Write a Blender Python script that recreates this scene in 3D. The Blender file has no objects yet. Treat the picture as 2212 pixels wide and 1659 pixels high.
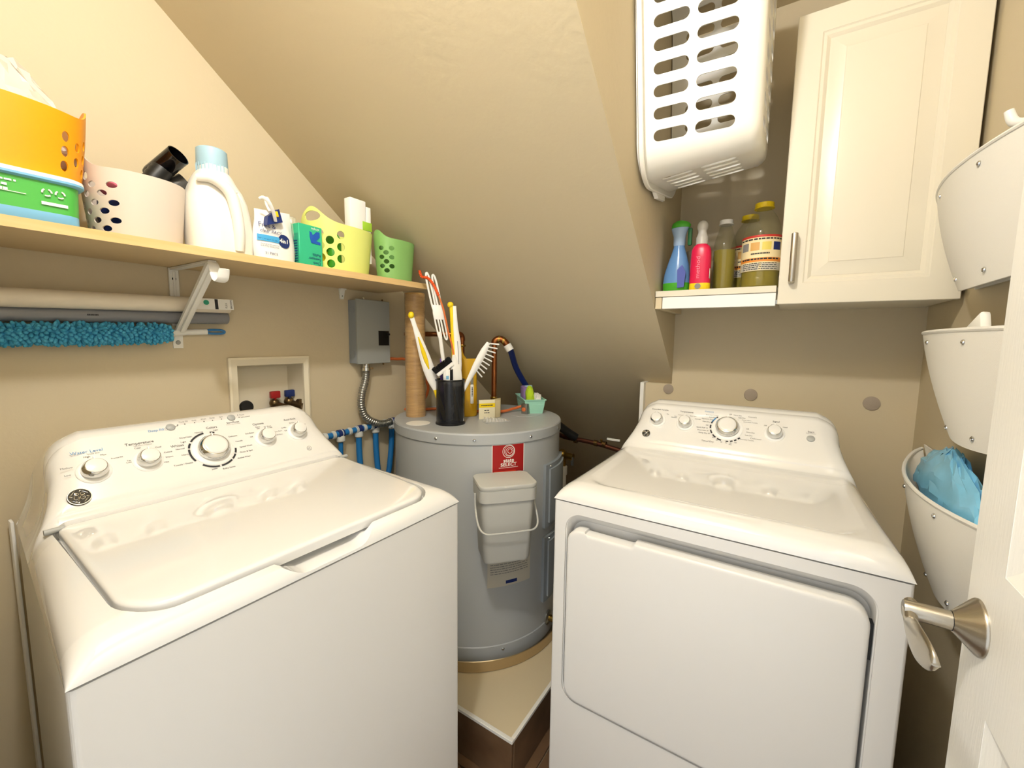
import bpy, bmesh, math, random
from mathutils import Vector, Matrix
random.seed(7)
V = Vector; PI = math.pi
S = bpy.context.scene
COL = S.collection
# ------------------------------------------------------------------ camera, light, exposure
CAM_F, CAM_YAW, CAM_PITCH, CAM_ROLL, CAM_Z = 910.94, 0.573245, 0.104788, 0.0131306, 1.334
def setup_camera():
    cy, sy = math.cos(CAM_YAW), math.sin(CAM_YAW)
    f0, r0, u0 = V((cy, sy, 0)), V((sy, -cy, 0)), V((0, 0, 1))
    f = f0*math.cos(CAM_PITCH)-u0*math.sin(CAM_PITCH); u = u0*math.cos(CAM_PITCH)+f0*math.sin(CAM_PITCH)
    r = r0*math.cos(CAM_ROLL)+u*math.sin(CAM_ROLL); u = u*math.cos(CAM_ROLL)-r0*math.sin(CAM_ROLL)
    c = bpy.data.cameras.new('camera'); o = bpy.data.objects.new('camera', c); COL.objects.link(o)
    c.sensor_fit = 'HORIZONTAL'; c.sensor_width = 36; c.lens = 36*CAM_F/2212; c.clip_start = 0.02
    o.matrix_world = Matrix(((r.x, u.x, -f.x, 0), (r.y, u.y, -f.y, 0), (r.z, u.z, -f.z, CAM_Z), (0, 0, 0, 1)))
    S.camera = o
setup_camera()
w = bpy.data.worlds.new('world'); S.world = w; w.use_nodes = True
w.node_tree.nodes['Background'].inputs[0].default_value = (0.93, 0.96, 1.0, 1)
w.node_tree.nodes['Background'].inputs[1].default_value = 0.95      # daylit hall outside the open doorway
LAMP_POS = (0.15, 0.35, 2.33)
ld = bpy.data.lights.new('ceiling_lamp_light', 'POINT'); ld.energy = 25; ld.color = (0.985, 0.985, 1.0); ld.shadow_soft_size = 0.035
lo = bpy.data.objects.new('ceiling_lamp_light', ld); COL.objects.link(lo); lo.location = LAMP_POS
vs = S.view_settings; vs.view_transform = 'Standard'; vs.look = 'None'; vs.gamma = 1; vs.use_curve_mapping = False; vs.exposure = 0.54

# ------------------------------------------------------------------ materials
def srgb(h):
    if isinstance(h, str):
        h = h.lstrip('#'); c = [int(h[i:i+2], 16)/255 for i in (0, 2, 4)]
    else: c = [x/255 for x in h]
    return tuple((x/12.92 if x <= .04045 else ((x+.055)/1.055)**2.4) for x in c)+(1,)
MATS = {}
def mat(name, col, rough=.5, metal=0, bump=0, bscale=200, var=0, vscale=8, trans=0, coat=0, ior=1.45, alpha=1, col2=None, kind='noise', sss=0, spec=None, emit=0, stretch=None):
    if name in MATS: return MATS[name]
    m = bpy.data.materials.new(name); m.use_nodes = True; nt = m.node_tree; b = nt.nodes['Principled BSDF']
    c = srgb(col); b.inputs['Base Color'].default_value = c
    b.inputs['Roughness'].default_value = rough; b.inputs['Metallic'].default_value = metal
    b.inputs['IOR'].default_value = ior; b.inputs['Transmission Weight'].default_value = trans
    b.inputs['Coat Weight'].default_value = coat; b.inputs['Coat Roughness'].default_value = .04
    if spec is not None: b.inputs['Specular IOR Level'].default_value = spec
    if alpha < 1: b.inputs['Alpha'].default_value = alpha
    if sss: b.inputs['Subsurface Weight'].default_value = sss; b.inputs['Subsurface Radius'].default_value = (.02, .015, .01); b.inputs['Subsurface Scale'].default_value = .2
    if emit: b.inputs['Emission Color'].default_value = c; b.inputs['Emission Strength'].default_value = emit
    if var or bump or col2:
        tc = nt.nodes.new('ShaderNodeTexCoord'); src = tc.outputs['Object']
        if stretch:
            mp = nt.nodes.new('ShaderNodeMapping'); mp.inputs['Scale'].default_value = stretch; nt.links.new(src, mp.inputs[0]); src = mp.outputs[0]
        if var or col2:
            n = nt.nodes.new('ShaderNodeTexNoise'); n.inputs['Scale'].default_value = vscale; n.inputs['Detail'].default_value = 5; nt.links.new(src, n.inputs['Vector'])
            r = nt.nodes.new('ShaderNodeValToRGB'); r.color_ramp.elements[0].position = .3; r.color_ramp.elements[1].position = .7
            c2 = srgb(col2) if col2 else tuple(x*(1-var) for x in c[:3])+(1,)
            r.color_ramp.elements[0].color = c2; r.color_ramp.elements[1].color = c
            nt.links.new(n.outputs['Fac'], r.inputs[0]); nt.links.new(r.outputs[0], b.inputs['Base Color'])
        if bump:
            n = nt.nodes.new('ShaderNodeTexNoise'); n.inputs['Scale'].default_value = bscale; n.inputs['Detail'].default_value = 3; nt.links.new(src, n.inputs['Vector'])
            bp = nt.nodes.new('ShaderNodeBump'); bp.inputs['Strength'].default_value = bump; bp.inputs['Distance'].default_value = .002
            nt.links.new(n.outputs['Fac'], bp.inputs['Height']); nt.links.new(bp.outputs[0], b.inputs['Normal'])
    MATS[name] = m; return m
M_WALL = mat('beige_wall_paint', '#cfc1a2', .62, bump=.16, bscale=130)
M_CEIL = mat('beige_ceiling_paint', '#cec0a1', .7, bump=.3, bscale=60)
M_PANEL = mat('painted_board', '#d4c5a4', .5, bump=.05, bscale=120)
M_WHITE = mat('white_enamel', '#e7e6e2', .05, coat=1, ior=1.6)
M_WHITEM = mat('white_enamel_side', '#e2e0db', .3)
M_PLAS = mat('white_plastic', '#f2f1ec', .35)
M_PLASM = mat('white_plastic_matte', '#eeece4', .5, sss=.05)
M_CHROME = mat('chrome', '#d8d8d6', .09, 1)
M_NICKEL = mat('brushed_nickel', '#b9b2a4', .28, 1, bump=.05, bscale=600)
M_STEEL = mat('galvanized_steel', '#a3a39d', .32, .9)
M_BLACK = mat('black_plastic', '#141414', .4)
M_BLACKG = mat('black_gloss', '#08080a', .08)
M_INK = mat('black_print', '#26262a', .6)
M_INKG = mat('grey_print', '#8a8884', .6)
M_INKB = mat('blue_print', '#4d8fc4', .6)
M_GREYBTN = mat('grey_button', '#a9aba8', .4)
M_HEAT = mat('grey_heater_paint', '#b3b7b8', .38, var=.05, vscale=3)
M_HEATP = mat('grey_cover_plastic', '#8f969b', .5)
M_BIN = mat('light_grey_plastic', '#bfbfb8', .45)
M_WOOD = mat('maple_laminate', '#e3c48d', .45, col2='#d6b377', vscale=5, stretch=(1, 14, 14))
M_WOODD = mat('maple_underside', '#d6bd90', .55, var=.06, vscale=6)
M_KRAFT = mat('kraft_cardboard', '#c89b55', .3, coat=.6, bump=.5, bscale=70, col2='#a97c3c', vscale=16, stretch=(1, 1, 9))
def coat_wrinkle(m, scale, stretch, dist):
    nt = m.node_tree; b = nt.nodes['Principled BSDF']; tc = nt.nodes.new('ShaderNodeTexCoord'); mp = nt.nodes.new('ShaderNodeMapping'); mp.inputs['Scale'].default_value = stretch
    n = nt.nodes.new('ShaderNodeTexNoise'); n.inputs['Scale'].default_value = scale; n.inputs['Detail'].default_value = 4; n.inputs['Distortion'].default_value = 1.5
    bp = nt.nodes.new('ShaderNodeBump'); bp.inputs['Strength'].default_value = 1; bp.inputs['Distance'].default_value = dist
    nt.links.new(tc.outputs['Object'], mp.inputs[0]); nt.links.new(mp.outputs[0], n.inputs['Vector']); nt.links.new(n.outputs['Fac'], bp.inputs['Height']); nt.links.new(bp.outputs[0], b.inputs['Coat Normal'])
    b.inputs['Coat Weight'].default_value = 1; b.inputs['Coat Roughness'].default_value = .1
coat_wrinkle(M_KRAFT, 45, (1, 1, 1.4), .02)
M_WRAP = mat('clear_wrap', '#ffffff', .12, trans=1, ior=1.2)
M_COPPER = mat('copper_pipe', '#a5653a', .35, 1, var=.3, vscale=20)
M_BRASS = mat('brass', '#a98a45', .3, 1)
M_BLUEPEX = mat('blue_pex', '#1d6fb0', .35)
M_DKBLUE = mat('dark_blue_hose', '#152a70', .4)
M_NAVY = mat('navy_plastic', '#1c2f6b', .4)
M_CLAMP = mat('pale_ring', '#c9ccc8', .4)
M_ORW = mat('orange_cable', '#d9733c', .45)
M_ORANGE = mat('orange_tub_plastic', '#f3a012', .38, sss=.1)
M_GREYTUB = mat('milky_tub_plastic', '#d6cabd', .4, sss=.1)
M_LIME = mat('lime_tub_plastic', '#e7ee86', .4, sss=.1)
M_GREENT = mat('green_tub_plastic', '#88b96a', .42, sss=.1)
M_GREEN = mat('green_print_plastic', '#4fb04a', .35)
M_TEAL = mat('teal_card', '#35b98a', .4)
M_TEALD = mat('teal_card_dark', '#2a9c7c', .4)
M_SKY = mat('sky_blue_plastic', '#7ab6dc', .35)
M_CAPB = mat('pale_blue_cap', '#a4c6d6', .4)
M_RED = mat('red_print', '#a51f1f', .3)
M_REDP = mat('crimson_plastic', '#d61a48', .3)
M_YEL = mat('yellow_plastic', '#f2d21c', .35)
M_YELJ = mat('amber_yellow_plastic', '#d9a91f', .4)
M_PURP = mat('purple_plastic', '#6a4aa0', .5)
M_LILAC = mat('lilac_sponge', '#9a7fb8', .9, bump=.6, bscale=300)
M_LIMEF = mat('lime_fuzz', '#b7d62b', .9, bump=.8, bscale=250)
M_MINT = mat('mint_plastic', '#a3dcc6', .4)
M_FELT = mat('grey_felt', '#a99c8c', .95, bump=.5, bscale=500)
M_CANVAS = mat('white_canvas', '#e6e3da', .8, bump=.25, bscale=700)
M_BLUEBAG = mat('blue_plastic_bag', '#86cdf0', .25, var=.2, vscale=14)
M_BOXW = mat('cream_box_plastic', '#e9dfc6', .5)
M_CHENILLE = mat('blue_chenille', '#5bb8dc', .95, col2='#3598c2', vscale=60, bump=.5, bscale=500)
M_TILE = mat('brown_stone_tile', '#7a5f45', .45, col2='#5d4530', vscale=7, bump=.1, bscale=60)
M_GROUT = mat('grout', '#9a8a72', .9)
M_DOOR = mat('white_door_paint', '#f0eee6', .4, bump=.22, bscale=90, stretch=(3, 3, .35))
M_CAB = mat('white_cabinet_paint', '#e0d9c6', .3)
M_DARK = mat('dark_void', '#1a1713', .9)
M_PAPER = mat('cream_paper', '#e8dfc0', .7)
M_LABELP = mat('pale_label_paper', '#c9c4b4', .6)
M_CLEAR = mat('clear_plastic', '#f6f6f2', .08, alpha=.35, coat=1)
M_OIL = mat('olive_oil', '#93830f', .08)
M_CLEARB = mat('clear_bottle', '#9a946c', .04, alpha=.24, coat=1)
M_SPRAYB = mat('blue_spray_bottle', '#6c9bd2', .2, trans=.15)
M_GREENB = mat('bright_green_plastic', '#4aa82c', .35)
M_GRAYTUBE = mat('grey_film_tube', '#87888c', .3, coat=.3)
M_WHITEROLL = mat('off_white_roll', '#e9dfcb', .45, var=.05, vscale=30)
M_MANILA = mat('manila', '#d8c9a0', .7)
M_LBLOR = mat('orange_label', '#e8923a', .5)
M_LBLCR = mat('cream_label', '#f1dfae', .5)
M_FOAM = mat('white_sponge', '#f4f2ea', .9)

# ------------------------------------------------------------------ geometry helpers
ORIG = {}
def frame(o, ex, ey, ez=None):
    ex = V(ex).normalized(); ey = V(ey).normalized(); ez = V(ez).normalized() if ez else ex.cross(ey).normalized()
    o = V(o)
    return Matrix(((ex.x, ey.x, ez.x, o.x), (ex.y, ey.y, ez.y, o.y), (ex.z, ey.z, ez.z, o.z), (0, 0, 0, 1)))
def basis(axis):
    a = V(axis).normalized(); h = V((0, 0, 1)) if abs(a.z) < .9 else V((1, 0, 0))
    u = h.cross(a).normalized(); v = a.cross(u); return u, v, a
def rrect(a, b, r, n=6):
    pts = []
    for cx, cy, s in ((a-r, b-r, 0), (-a+r, b-r, 90), (-a+r, -b+r, 180), (a-r, -b+r, 270)):
        for i in range(n+1):
            t = math.radians(s+90*i/n); pts.append((cx+r*math.cos(t), cy+r*math.sin(t)))
    return pts
def sq_ring(cx, cy, a, b, z, p=2.0, n=40):
    out = []
    for i in range(n):
        t = 2*PI*i/n; c, s = math.cos(t), math.sin(t)
        out.append(V((cx+a*math.copysign(abs(c)**(2/p), c), cy+b*math.copysign(abs(s)**(2/p), s), z)))
    return out
class G:
    def __init__(s): s.bm = bmesh.new()
    def verts(s, pts, M=None): return [s.bm.verts.new(M @ V(p) if M else V(p)) for p in pts]
    def face(s, pts, M=None):
        try: s.bm.faces.new(s.verts(pts, M))
        except ValueError: pass
        return s
    def box(s, a, b, M=None, bev=0, seg=2):
        x0, y0, z0 = a; x1, y1, z1 = b
        v = s.verts([(x0, y0, z0), (x1, y0, z0), (x1, y1, z0), (x0, y1, z0), (x0, y0, z1), (x1, y0, z1), (x1, y1, z1), (x0, y1, z1)], M)
        fs = [s.bm.faces.new([v[i] for i in f]) for f in ((3, 2, 1, 0), (4, 5, 6, 7), (0, 1, 5, 4), (1, 2, 6, 5), (2, 3, 7, 6), (3, 0, 4, 7))]
        if bev:
            es = {e for f in fs for e in f.edges}
            bmesh.ops.bevel(s.bm, geom=list(es), offset=bev, segments=seg, profile=.5, affect='EDGES')
        return s
    def loft(s, rings, caps=(True, True), closed=True, M=None):
        R = [s.verts(r, M) for r in rings]
        n = len(R[0])
        for a, b in zip(R, R[1:]):
            for i in range(n if closed else n-1):
                j = (i+1) % n
                try: s.bm.faces.new((a[i], a[j], b[j], b[i]))
                except ValueError: pass
        if caps[0]: s.bm.faces.new(R[0][::-1])
        if caps[1]: s.bm.faces.new(R[-1])
        return s
    def prism(s, pts, h0, h1, M=None):
        return s.loft([[(p[0], p[1], h0) for p in pts], [(p[0], p[1], h1) for p in pts]], M=M)
    def lathe(s, prof, o, axis=(0, 0, 1), seg=32, caps=(True, True)):
        u, v, a = basis(axis); o = V(o)
        return s.loft([[o+a*h+(u*math.cos(2*PI*i/seg)+v*math.sin(2*PI*i/seg))*max(r, 1e-5) for i in range(seg)] for r, h in prof], caps)
    def cyl(s, p, q, r, seg=16, r2=None):
        p, q = V(p), V(q); d = q-p
        return s.lathe([(r, 0), (r2 if r2 is not None else r, d.length)], p, d, seg)
    def tube(s, path, r, seg=10, caps=True, sub=0, closed=False, flat=None, up=None):
        P = [V(p) for p in path]; rr = list(r) if isinstance(r, (list, tuple)) else [r]*len(P)
        if sub: P, rr = smooth_path(P, rr, sub)
        rings = []; n = len(P); pu = None
        for i in range(n):
            if closed: t = P[(i+1) % n]-P[i-1]
            else: t = P[min(i+1, n-1)]-P[max(i-1, 0)]
            t.normalize()
            if pu is None:
                u, v, _ = basis(t)
                if up is not None: u = V(up)-t*V(up).dot(t); u.normalize(); v = t.cross(u)
            else:
                u = pu-t*pu.dot(t); u.normalize(); v = t.cross(u)
            pu = u
            fu, fv = flat if flat else (1, 1)
            rings.append([P[i]+(u*math.cos(2*PI*k/seg)*fu+v*math.sin(2*PI*k/seg)*fv)*rr[i] for k in range(seg)])
        if closed: rings.append(rings[0]); caps = False
        s.loft(rings, (caps, caps))
        if closed: bmesh.ops.remove_doubles(s.bm, verts=s.bm.verts, dist=1e-6)
        return s
    def ball(s, c, r, seg=16, rings=10, M=None):
        rx, ry, rz = r if isinstance(r, (tuple, list)) else (r, r, r); c = V(c)
        Rr = [[c+V((rx*math.sin(PI*j/rings)*math.cos(2*PI*i/seg), ry*math.sin(PI*j/rings)*math.sin(2*PI*i/seg), -rz*math.cos(PI*j/rings))) for i in range(seg)] for j in range(1, rings)]
        return s.loft(Rr, M=M)
    def text(s, t, size, M, align='CENTER', shear=0, spacing=1, ext=0, wx=1):
        cu = bpy.data.curves.new('t', 'FONT'); cu.body = t; cu.size = size; cu.align_x = align; cu.align_y = 'CENTER'; cu.shear = shear; cu.space_character = spacing; cu.resolution_u = 3
        if ext: cu.offset = ext
        o = bpy.data.objects.new('t', cu); me = o.to_mesh()
        nb = bmesh.new(); nb.from_mesh(me)
        mp = [s.bm.verts.new(M @ V((v.co.x*wx, v.co.y, 0))) for v in nb.verts]
        nb.verts.index_update()
        for f in nb.faces:
            try: s.bm.faces.new([mp[v.index] for v in f.verts])
            except ValueError: pass
        nb.free(); o.to_mesh_clear(); bpy.data.objects.remove(o); bpy.data.curves.remove(cu)
        return s
    def cut(s, *cutters):
        for c in cutters:
            obs = []
            for g in (s, c):
                bmesh.ops.recalc_face_normals(g.bm, faces=g.bm.faces)
                me = bpy.data.meshes.new('tmp'); g.bm.to_mesh(me); o = bpy.data.objects.new('tmp', me); COL.objects.link(o); obs.append(o)
            md = obs[0].modifiers.new('b', 'BOOLEAN'); md.operation = 'DIFFERENCE'; md.object = obs[1]; md.solver = 'EXACT'
            dg = bpy.context.evaluated_depsgraph_get()
            me = bpy.data.meshes.new_from_object(obs[0].evaluated_get(dg))
            s.bm.free(); s.bm = bmesh.new(); s.bm.from_mesh(me)
            for o in obs:
                m0 = o.data; bpy.data.objects.remove(o); bpy.data.meshes.remove(m0)
            bpy.data.meshes.remove(me)
        return s
    def jitter(s, a):
        for v in s.bm.verts: v.co += V((random.uniform(-a, a), random.uniform(-a, a), random.uniform(-a, a)))
        return s
    def xform(s, M):
        s.bm.transform(M); return s
    def build(s, name, m, parent=None, sharp=38, label=None, cat=None, group=None, kind=None, origin=None, flat=False, norm=True):
        bm = s.bm
        if norm: bmesh.ops.recalc_face_normals(bm, faces=bm.faces)
        th = math.radians(sharp)
        for f in bm.faces: f.smooth = not flat
        for e in bm.edges:
            if len(e.link_faces) == 2: e.smooth = e.calc_face_angle(0) < th
        if parent is not None:
            org = ORIG[parent.name]
        else:
            if origin is None:
                mn = [min(v.co[k] for v in bm.verts) for k in range(3)]; mx = [max(v.co[k] for v in bm.verts) for k in range(3)]
                origin = ((mn[0]+mx[0])/2, (mn[1]+mx[1])/2, mn[2])
            org = V(origin)
        bmesh.ops.translate(bm, verts=bm.verts, vec=-org)
        me = bpy.data.meshes.new(name); bm.to_mesh(me); bm.free()
        me.materials.append(m)
        o = bpy.data.objects.new(name, me); COL.objects.link(o)
        if parent is not None: o.parent = parent
        else: o.location = org
        ORIG[o.name] = org
        if label: o['label'] = label
        if cat: o['category'] = cat
        if group: o['group'] = group
        if kind: o['kind'] = kind
        return o
def bars(g, M, rows, w, h, gap, n=7):
    for k in range(rows):
        x = -w/2
        while x < w/2-.002:
            L = min(random.uniform(.3, 1.0)*w/n*1.6, w/2-x); g.face([(x, -k*gap, 0), (x+L*.8, -k*gap, 0), (x+L*.8, h-k*gap, 0), (x, h-k*gap, 0)], M); x += L
    return g
def smooth_path(P, rr, sub):
    out, ro = [], []
    n = len(P)
    for i in range(n-1):
        p0, p1, p2, p3 = P[max(i-1, 0)], P[i], P[i+1], P[min(i+2, n-1)]
        for k in range(sub):
            t = k/sub
            out.append(.5*((2*p1)+(p2-p0)*t+(2*p0-5*p1+4*p2-p3)*t*t+(3*p1-p0-3*p2+p3)*t**3)); ro.append(rr[i]*(1-t)+rr[i+1]*t)
    out.append(P[-1]); ro.append(rr[-1]); return out, ro
def thing(name, label, cat, loc, group=None):
    o = bpy.data.objects.new(name, None); COL.objects.link(o); o.location = loc; o.empty_display_size = .05
    o['label'] = label; o['category'] = cat
    if group: o['group'] = group
    ORIG[o.name] = V(loc); return o
def copy_part(src, parent, dloc=(0, 0, 0)):
    c = src.copy(); COL.objects.link(c); c.parent = parent; c.location = V(src.location)+V(dloc); ORIG[c.name] = ORIG[src.name]-V(dloc); return c
def struct(g, name, m, **k):
    o = g.build(name, m, kind='structure', **k); return o

# ------------------------------------------------------------------ the room
WA, WB, WD, WC = 1.43, 1.75, -0.35, 0.372        # left wall y, back wall x, right wall y, stair side y
H = 2.44; XE = 3.3
slope_z = lambda x: CAM_Z+.637-.79*(x-.77)
x_at = lambda z: .77+(CAM_Z+.637-z)/.79
struct(G().box((-.14, WD-.1, -.1), (XE+.1, WA+.1, -.008)), 'floor', M_GROUT)
fl = bpy.data.objects['floor']
t0 = None
for i in range(6):
    for j in range(6):
        x, y = .02+i*.302, WD+.012+j*.302
        if x > 1.7 or y > 1.4: continue
        if t0 is None:
            t0 = G().box((x, y, -.008), (x+.298, y+.298, 0), bev=.0015, seg=1).build('floor_tile', M_TILE, fl)
            tx, ty = x, y
        else: copy_part(t0, fl, (x-tx, y-ty, 0))
# left wall with the washer outlet box opening
bx0, bx1, bz0, bz1 = .633, .848, .985, 1.242
g = G()
for a, b in (((-.14, 0), (bx0, H)), ((bx1, 0), (XE, H)), ((bx0, 0), (bx1, bz0)), ((bx0, bz1), (bx1, H))):
    g.box((a[0], WA, a[1]), (b[0], WA+.1, b[1]))
bmesh.ops.remove_doubles(g.bm, verts=g.bm.verts, dist=1e-5)
struct(g, 'wall_left', M_WALL)
g = G().prism([(WD-.1, 0), (.474, 0), (.474, 1.166), (WC, 1.166), (WC, H), (WD-.1, H)], 0, .1, frame((WB, 0, 0), (0, 1, 0), (0, 0, 1), (1, 0, 0)))
struct(g, 'wall_back', M_WALL)
struct(G().box((-.14, WD-.1, 0), (WB, WD, H)), 'wall_right', M_WALL)
g = G().box((-.14, WD, 0), (-.03, -.25, H)).box((-.14, .56, 0), (-.03, WA, H)).box((-.14, -.25, 2.06), (-.03, .56, H))
struct(g, 'wall_front', M_WALL)
# stair underside: solid mass with the sloped soffit below and the vertical side face towards the room
pts = [(x_at(H), H), (XE, H), (XE, slope_z(XE)), (XE-.02, slope_z(XE-.02))]
struct(G().prism(pts, 0, WA-WC, frame((0, WC, 0), (1, 0, 0), (0, 0, 1), (0, 1, 0))), 'ceiling', M_CEIL)
struct(G().box((-.14, WD-.1, H), (XE, WA+.1, H+.08)), 'ceiling.001', M_CEIL)
struct(G().box((WB+.1, .41, 0), (XE, .474, 1.1)), 'wall_cavity', M_WALL)

# ceiling lamp (above the frame): base plate and socket, its bulb is the point light
t = thing('ceiling_lamp', 'small white ceiling lamp base with bulb socket on the flat ceiling', 'lamp', (LAMP_POS[0], LAMP_POS[1], H))
G().lathe([(.06, 0), (.058, -.012), (.03, -.022)], (LAMP_POS[0], LAMP_POS[1], H), seg=24).build('base_plate', M_PLAS, t)
G().lathe([(.022, -.02), (.02, -.045)], (LAMP_POS[0], LAMP_POS[1], H), seg=20).build('socket', M_PLAS, t)

# ------------------------------------------------------------------ door and lever
DY = -.22; DX1 = .758
t = thing('door_1', 'white panelled door standing open along the right wall', 'door', (.38, DY-.018, .01)); t['kind'] = 'structure'
g = G().box((0, DY-.036, .012), (DX1, DY, 2.03), bev=.002, seg=1)
for px0, px1 in ((.095, .335), (.425, .666)):
    for pz0, pz1 in ((.22, .908), (1.08, 1.62), (1.70, 1.93)):
        c = G()
        # bevelled recess cut into the face
        o = [(px0, pz0), (px1, pz0), (px1, pz1), (px0, pz1)]; i = [(px0+.022, pz0+.022), (px1-.022, pz0+.022), (px1-.022, pz1-.022), (px0+.022, pz1-.022)]
        c.loft([[(x, DY+.004, z) for x, z in o], [(x, DY-.0005, z) for x, z in o], [(x, DY-.009, z) for x, z in i]])
        g.cut(c)
leaf = g.build('door_leaf', M_DOOR, t, sharp=20)
for px0, px1 in ((.095, .335), (.425, .666)):
    for pz0, pz1 in ((.22, .908), (1.08, 1.62), (1.70, 1.93)):
        a = .03; b = .052
        G().loft([[(x, DY-.0092, z) for x, z in ((px0+a, pz0+a), (px1-a, pz0+a), (px1-a, pz1-a), (px0+a, pz1-a))],
                  [(x, DY-.002, z) for x, z in ((px0+b, pz0+b), (px1-b, pz0+b), (px1-b, pz1-b), (px0+b, pz1-b))]]).build('door_panel', M_DOOR, leaf, sharp=20)
hx, hz = .713, .993
h = G().lathe([(.034, 0), (.034, .002), (.0325, .004), (.014, .022), (.0125, .024)], (hx, DY, hz), (0, 1, 0), 40).build('handle_rose', M_NICKEL, t)
G().lathe([(.0028, .008), (.0024, .0125)], (hx+.02, DY, hz+.012), (0, 1, 0), 12).build('rose_screw', M_CHROME, h)
hb = G().lathe([(.0115, .022), (.0115, .066), (.0105, .069)], (hx, DY, hz), (0, 1, 0), 24).build('handle_neck', M_NICKEL, t)
G().lathe([(.0121, .022), (.0121, .0245)], (hx, DY, hz), (0, 1, 0), 24).build('neck_ring', M_BLACK, hb)
rings = []
for k in range(25):
    s = k/24; x = hx+.012-.118*s
    neck = .0115-.005*min(1, s/.28); spoon = .0205*math.sqrt(max(0, 1-((s-.64)/.362)**2)) if s > .29 else 0
    hgt = max(neck if s < .5 else 0, spoon, .0015)
    thick = .0095*(1-.55*s)
    yy = DY+.06+.006*math.sin(s*PI); zz = hz-.006*math.sin(s*PI)-.004*s
    rings.append([V((x, yy+thick*math.cos(2*PI*i/16)*.9, zz+hgt*math.sin(2*PI*i/16))) for i in range(16)])
G().loft(rings).build('lever', M_NICKEL, t, sharp=60)

# ------------------------------------------------------------------ laundry machines
def lerp_list(x, P):
    for (a, va), (b, vb) in zip(P, P[1:]):
        if a <= x <= b: return va+(vb-va)*(x-a)/(b-a) if b > a else vb
    return P[-1][1]
PROF = [(0, .932), (.0015, .940), (.005, .948), (.011, .956), (.020, .963), (.032, .968), (.048, .972), (.34, .996), (.358, .9974), (.372, .9987), (.380, 1.0008), (.386, 1.0065), (.392, 1.0155), (.402, 1.0308), (.48, 1.1214), (.489, 1.130), (.499, 1.1365), (.511, 1.140), (.53, 1.140), (.56, 1.132), (.62, 1.11), (.676, 1.085), (.686, 1.07), (.69, .932)]
SEC_D = [(.343, 0), (.3425, .12), (.341, .3), (.337, .52), (.330, .7), (.32, .85), (.307, .95), (.29, 1)]
TAPER = lambda y: 1-.165*max(0, y)/.69
SEC_C = [(.343, 0), (.335, .08), (.325, .19), (.316, .32), (.309, .52), (.301, .78), (.281, .92), (.245, 1)]
W2 = .343
def respline(P, sub):
    pts = [V((a, b, 0)) for a, b in P]; Q, _ = smooth_path(pts, [1]*len(pts), sub); return [(q.x, q.y) for q in Q]
SEC_D = respline(SEC_D, 3); SEC_C = respline(SEC_C, 3)
PROF = respline(PROF[:7], 3)[:-1]+PROF[6:8]+respline(PROF[7:20], 3)[1:]+PROF[20:]
NS = len(SEC_D)
def cover_mesh(M, recess=None, dense=False):
    g = G()
    ys = [p[0] for p in PROF]
    if dense: ys = sorted(set(ys+[.048+.292*k/48 for k in range(49)]+[.34+.05*k/10 for k in range(11)]))
    xs_in = [0] + ([.012*k for k in range(1, 24)] if dense else [.08, .16, .22])
    rows = []
    for y in ys:
        P = lerp_list(y, PROF); b = max(0, min(1, (P-1.0)/.10)) if y > .3 else 0; b = b*b*(3-2*b)
        if y >= .69: b = 1
        half = [(SEC_D[k][0]*(1-b)+SEC_C[k][0]*b, .932+(P-.932)*(SEC_D[k][1]*(1-b)+SEC_C[k][1]*b)) for k in range(NS)]
        lim = half[-1][0]
        inn = [(x, P) for x in [lim*v/.29 for v in xs_in if v < .29]]
        right = inn+half[::-1]                      # centre -> right edge
        row = [(-x, z) for x, z in right[:0:-1]]+right
        if y == 0: row = [(x, .932) for x, z in row]
        pts = []
        for x, z in row:
            x *= TAPER(y)
            if recess and y > .03:
                z -= recess(x, y)
            pts.append((W2+x, y, z))
        rows.append(pts)
    R = [g.verts(r, M) for r in rows]
    for a, b in zip(R, R[1:]):
        for i in range(len(a)-1): g.bm.faces.new((a[i], a[i+1], b[i+1], b[i]))
    bottom = R[0]+[r[-1] for r in R[1:]]+R[-1][::-1][1:]+[r[0] for r in R[1:-1]][::-1]
    g.bm.faces.new(bottom[::-1])
    return g
FS = math.hypot(1, 1.161)
def face_frame(M, u, v, lift=.0007):
    # u to the right of the console centre, v up the slope from the crease
    p = V((W2+u, .378+v/FS, 1.003+v*1.161/FS)); n = V((0, -1.161/FS, 1/FS))
    R = frame(p+n*lift, (1, 0, 0), (0, 1/FS, 1.161/FS))
    return M @ R
def knob(M, u, v, r, root, big=False):
    F = face_frame(M, u, v, 0); o = F.translation; n = F.to_3x3() @ V((0, 0, 1))
    k = G().lathe([(r*.98, .003), (r*1.0, .006), (r*1.0, .013), (r*.97, .0165), (r*.82, .0225), (r*.78, .023)], o, n, 36).build('knob', M_CHROME, root, sharp=25)
    G().lathe([(r*1.32, -.001), (r*1.32, .001), (r*1.2, .003), (r*1.05, .0035)], o, n, 36).build('knob_base', M_PLAS, k)
    G().lathe([(r*.78, .0225), (r*.76, .0240), (r*.6, .0248), (.0004, .0252)], o, n, 36).build('knob_cap', M_WHITE, k, sharp=60)
    Fm = face_frame(M, u, v, .0236)
    G().box((-.0012, r*.62, -.003), (.0012, r*1.0, .0004), Fm).build('pointer_mark', M_PLAS, k)
def button(M, u, v, r, root):
    F = face_frame(M, u, v, 0); n = F.to_3x3() @ V((0, 0, 1))
    G().lathe([(r, -.001), (r, .002), (r*.9, .003), (.0003, .0034)], F.translation, n, 28).build('push_button', M_GREYBTN, root, sharp=50)
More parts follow.
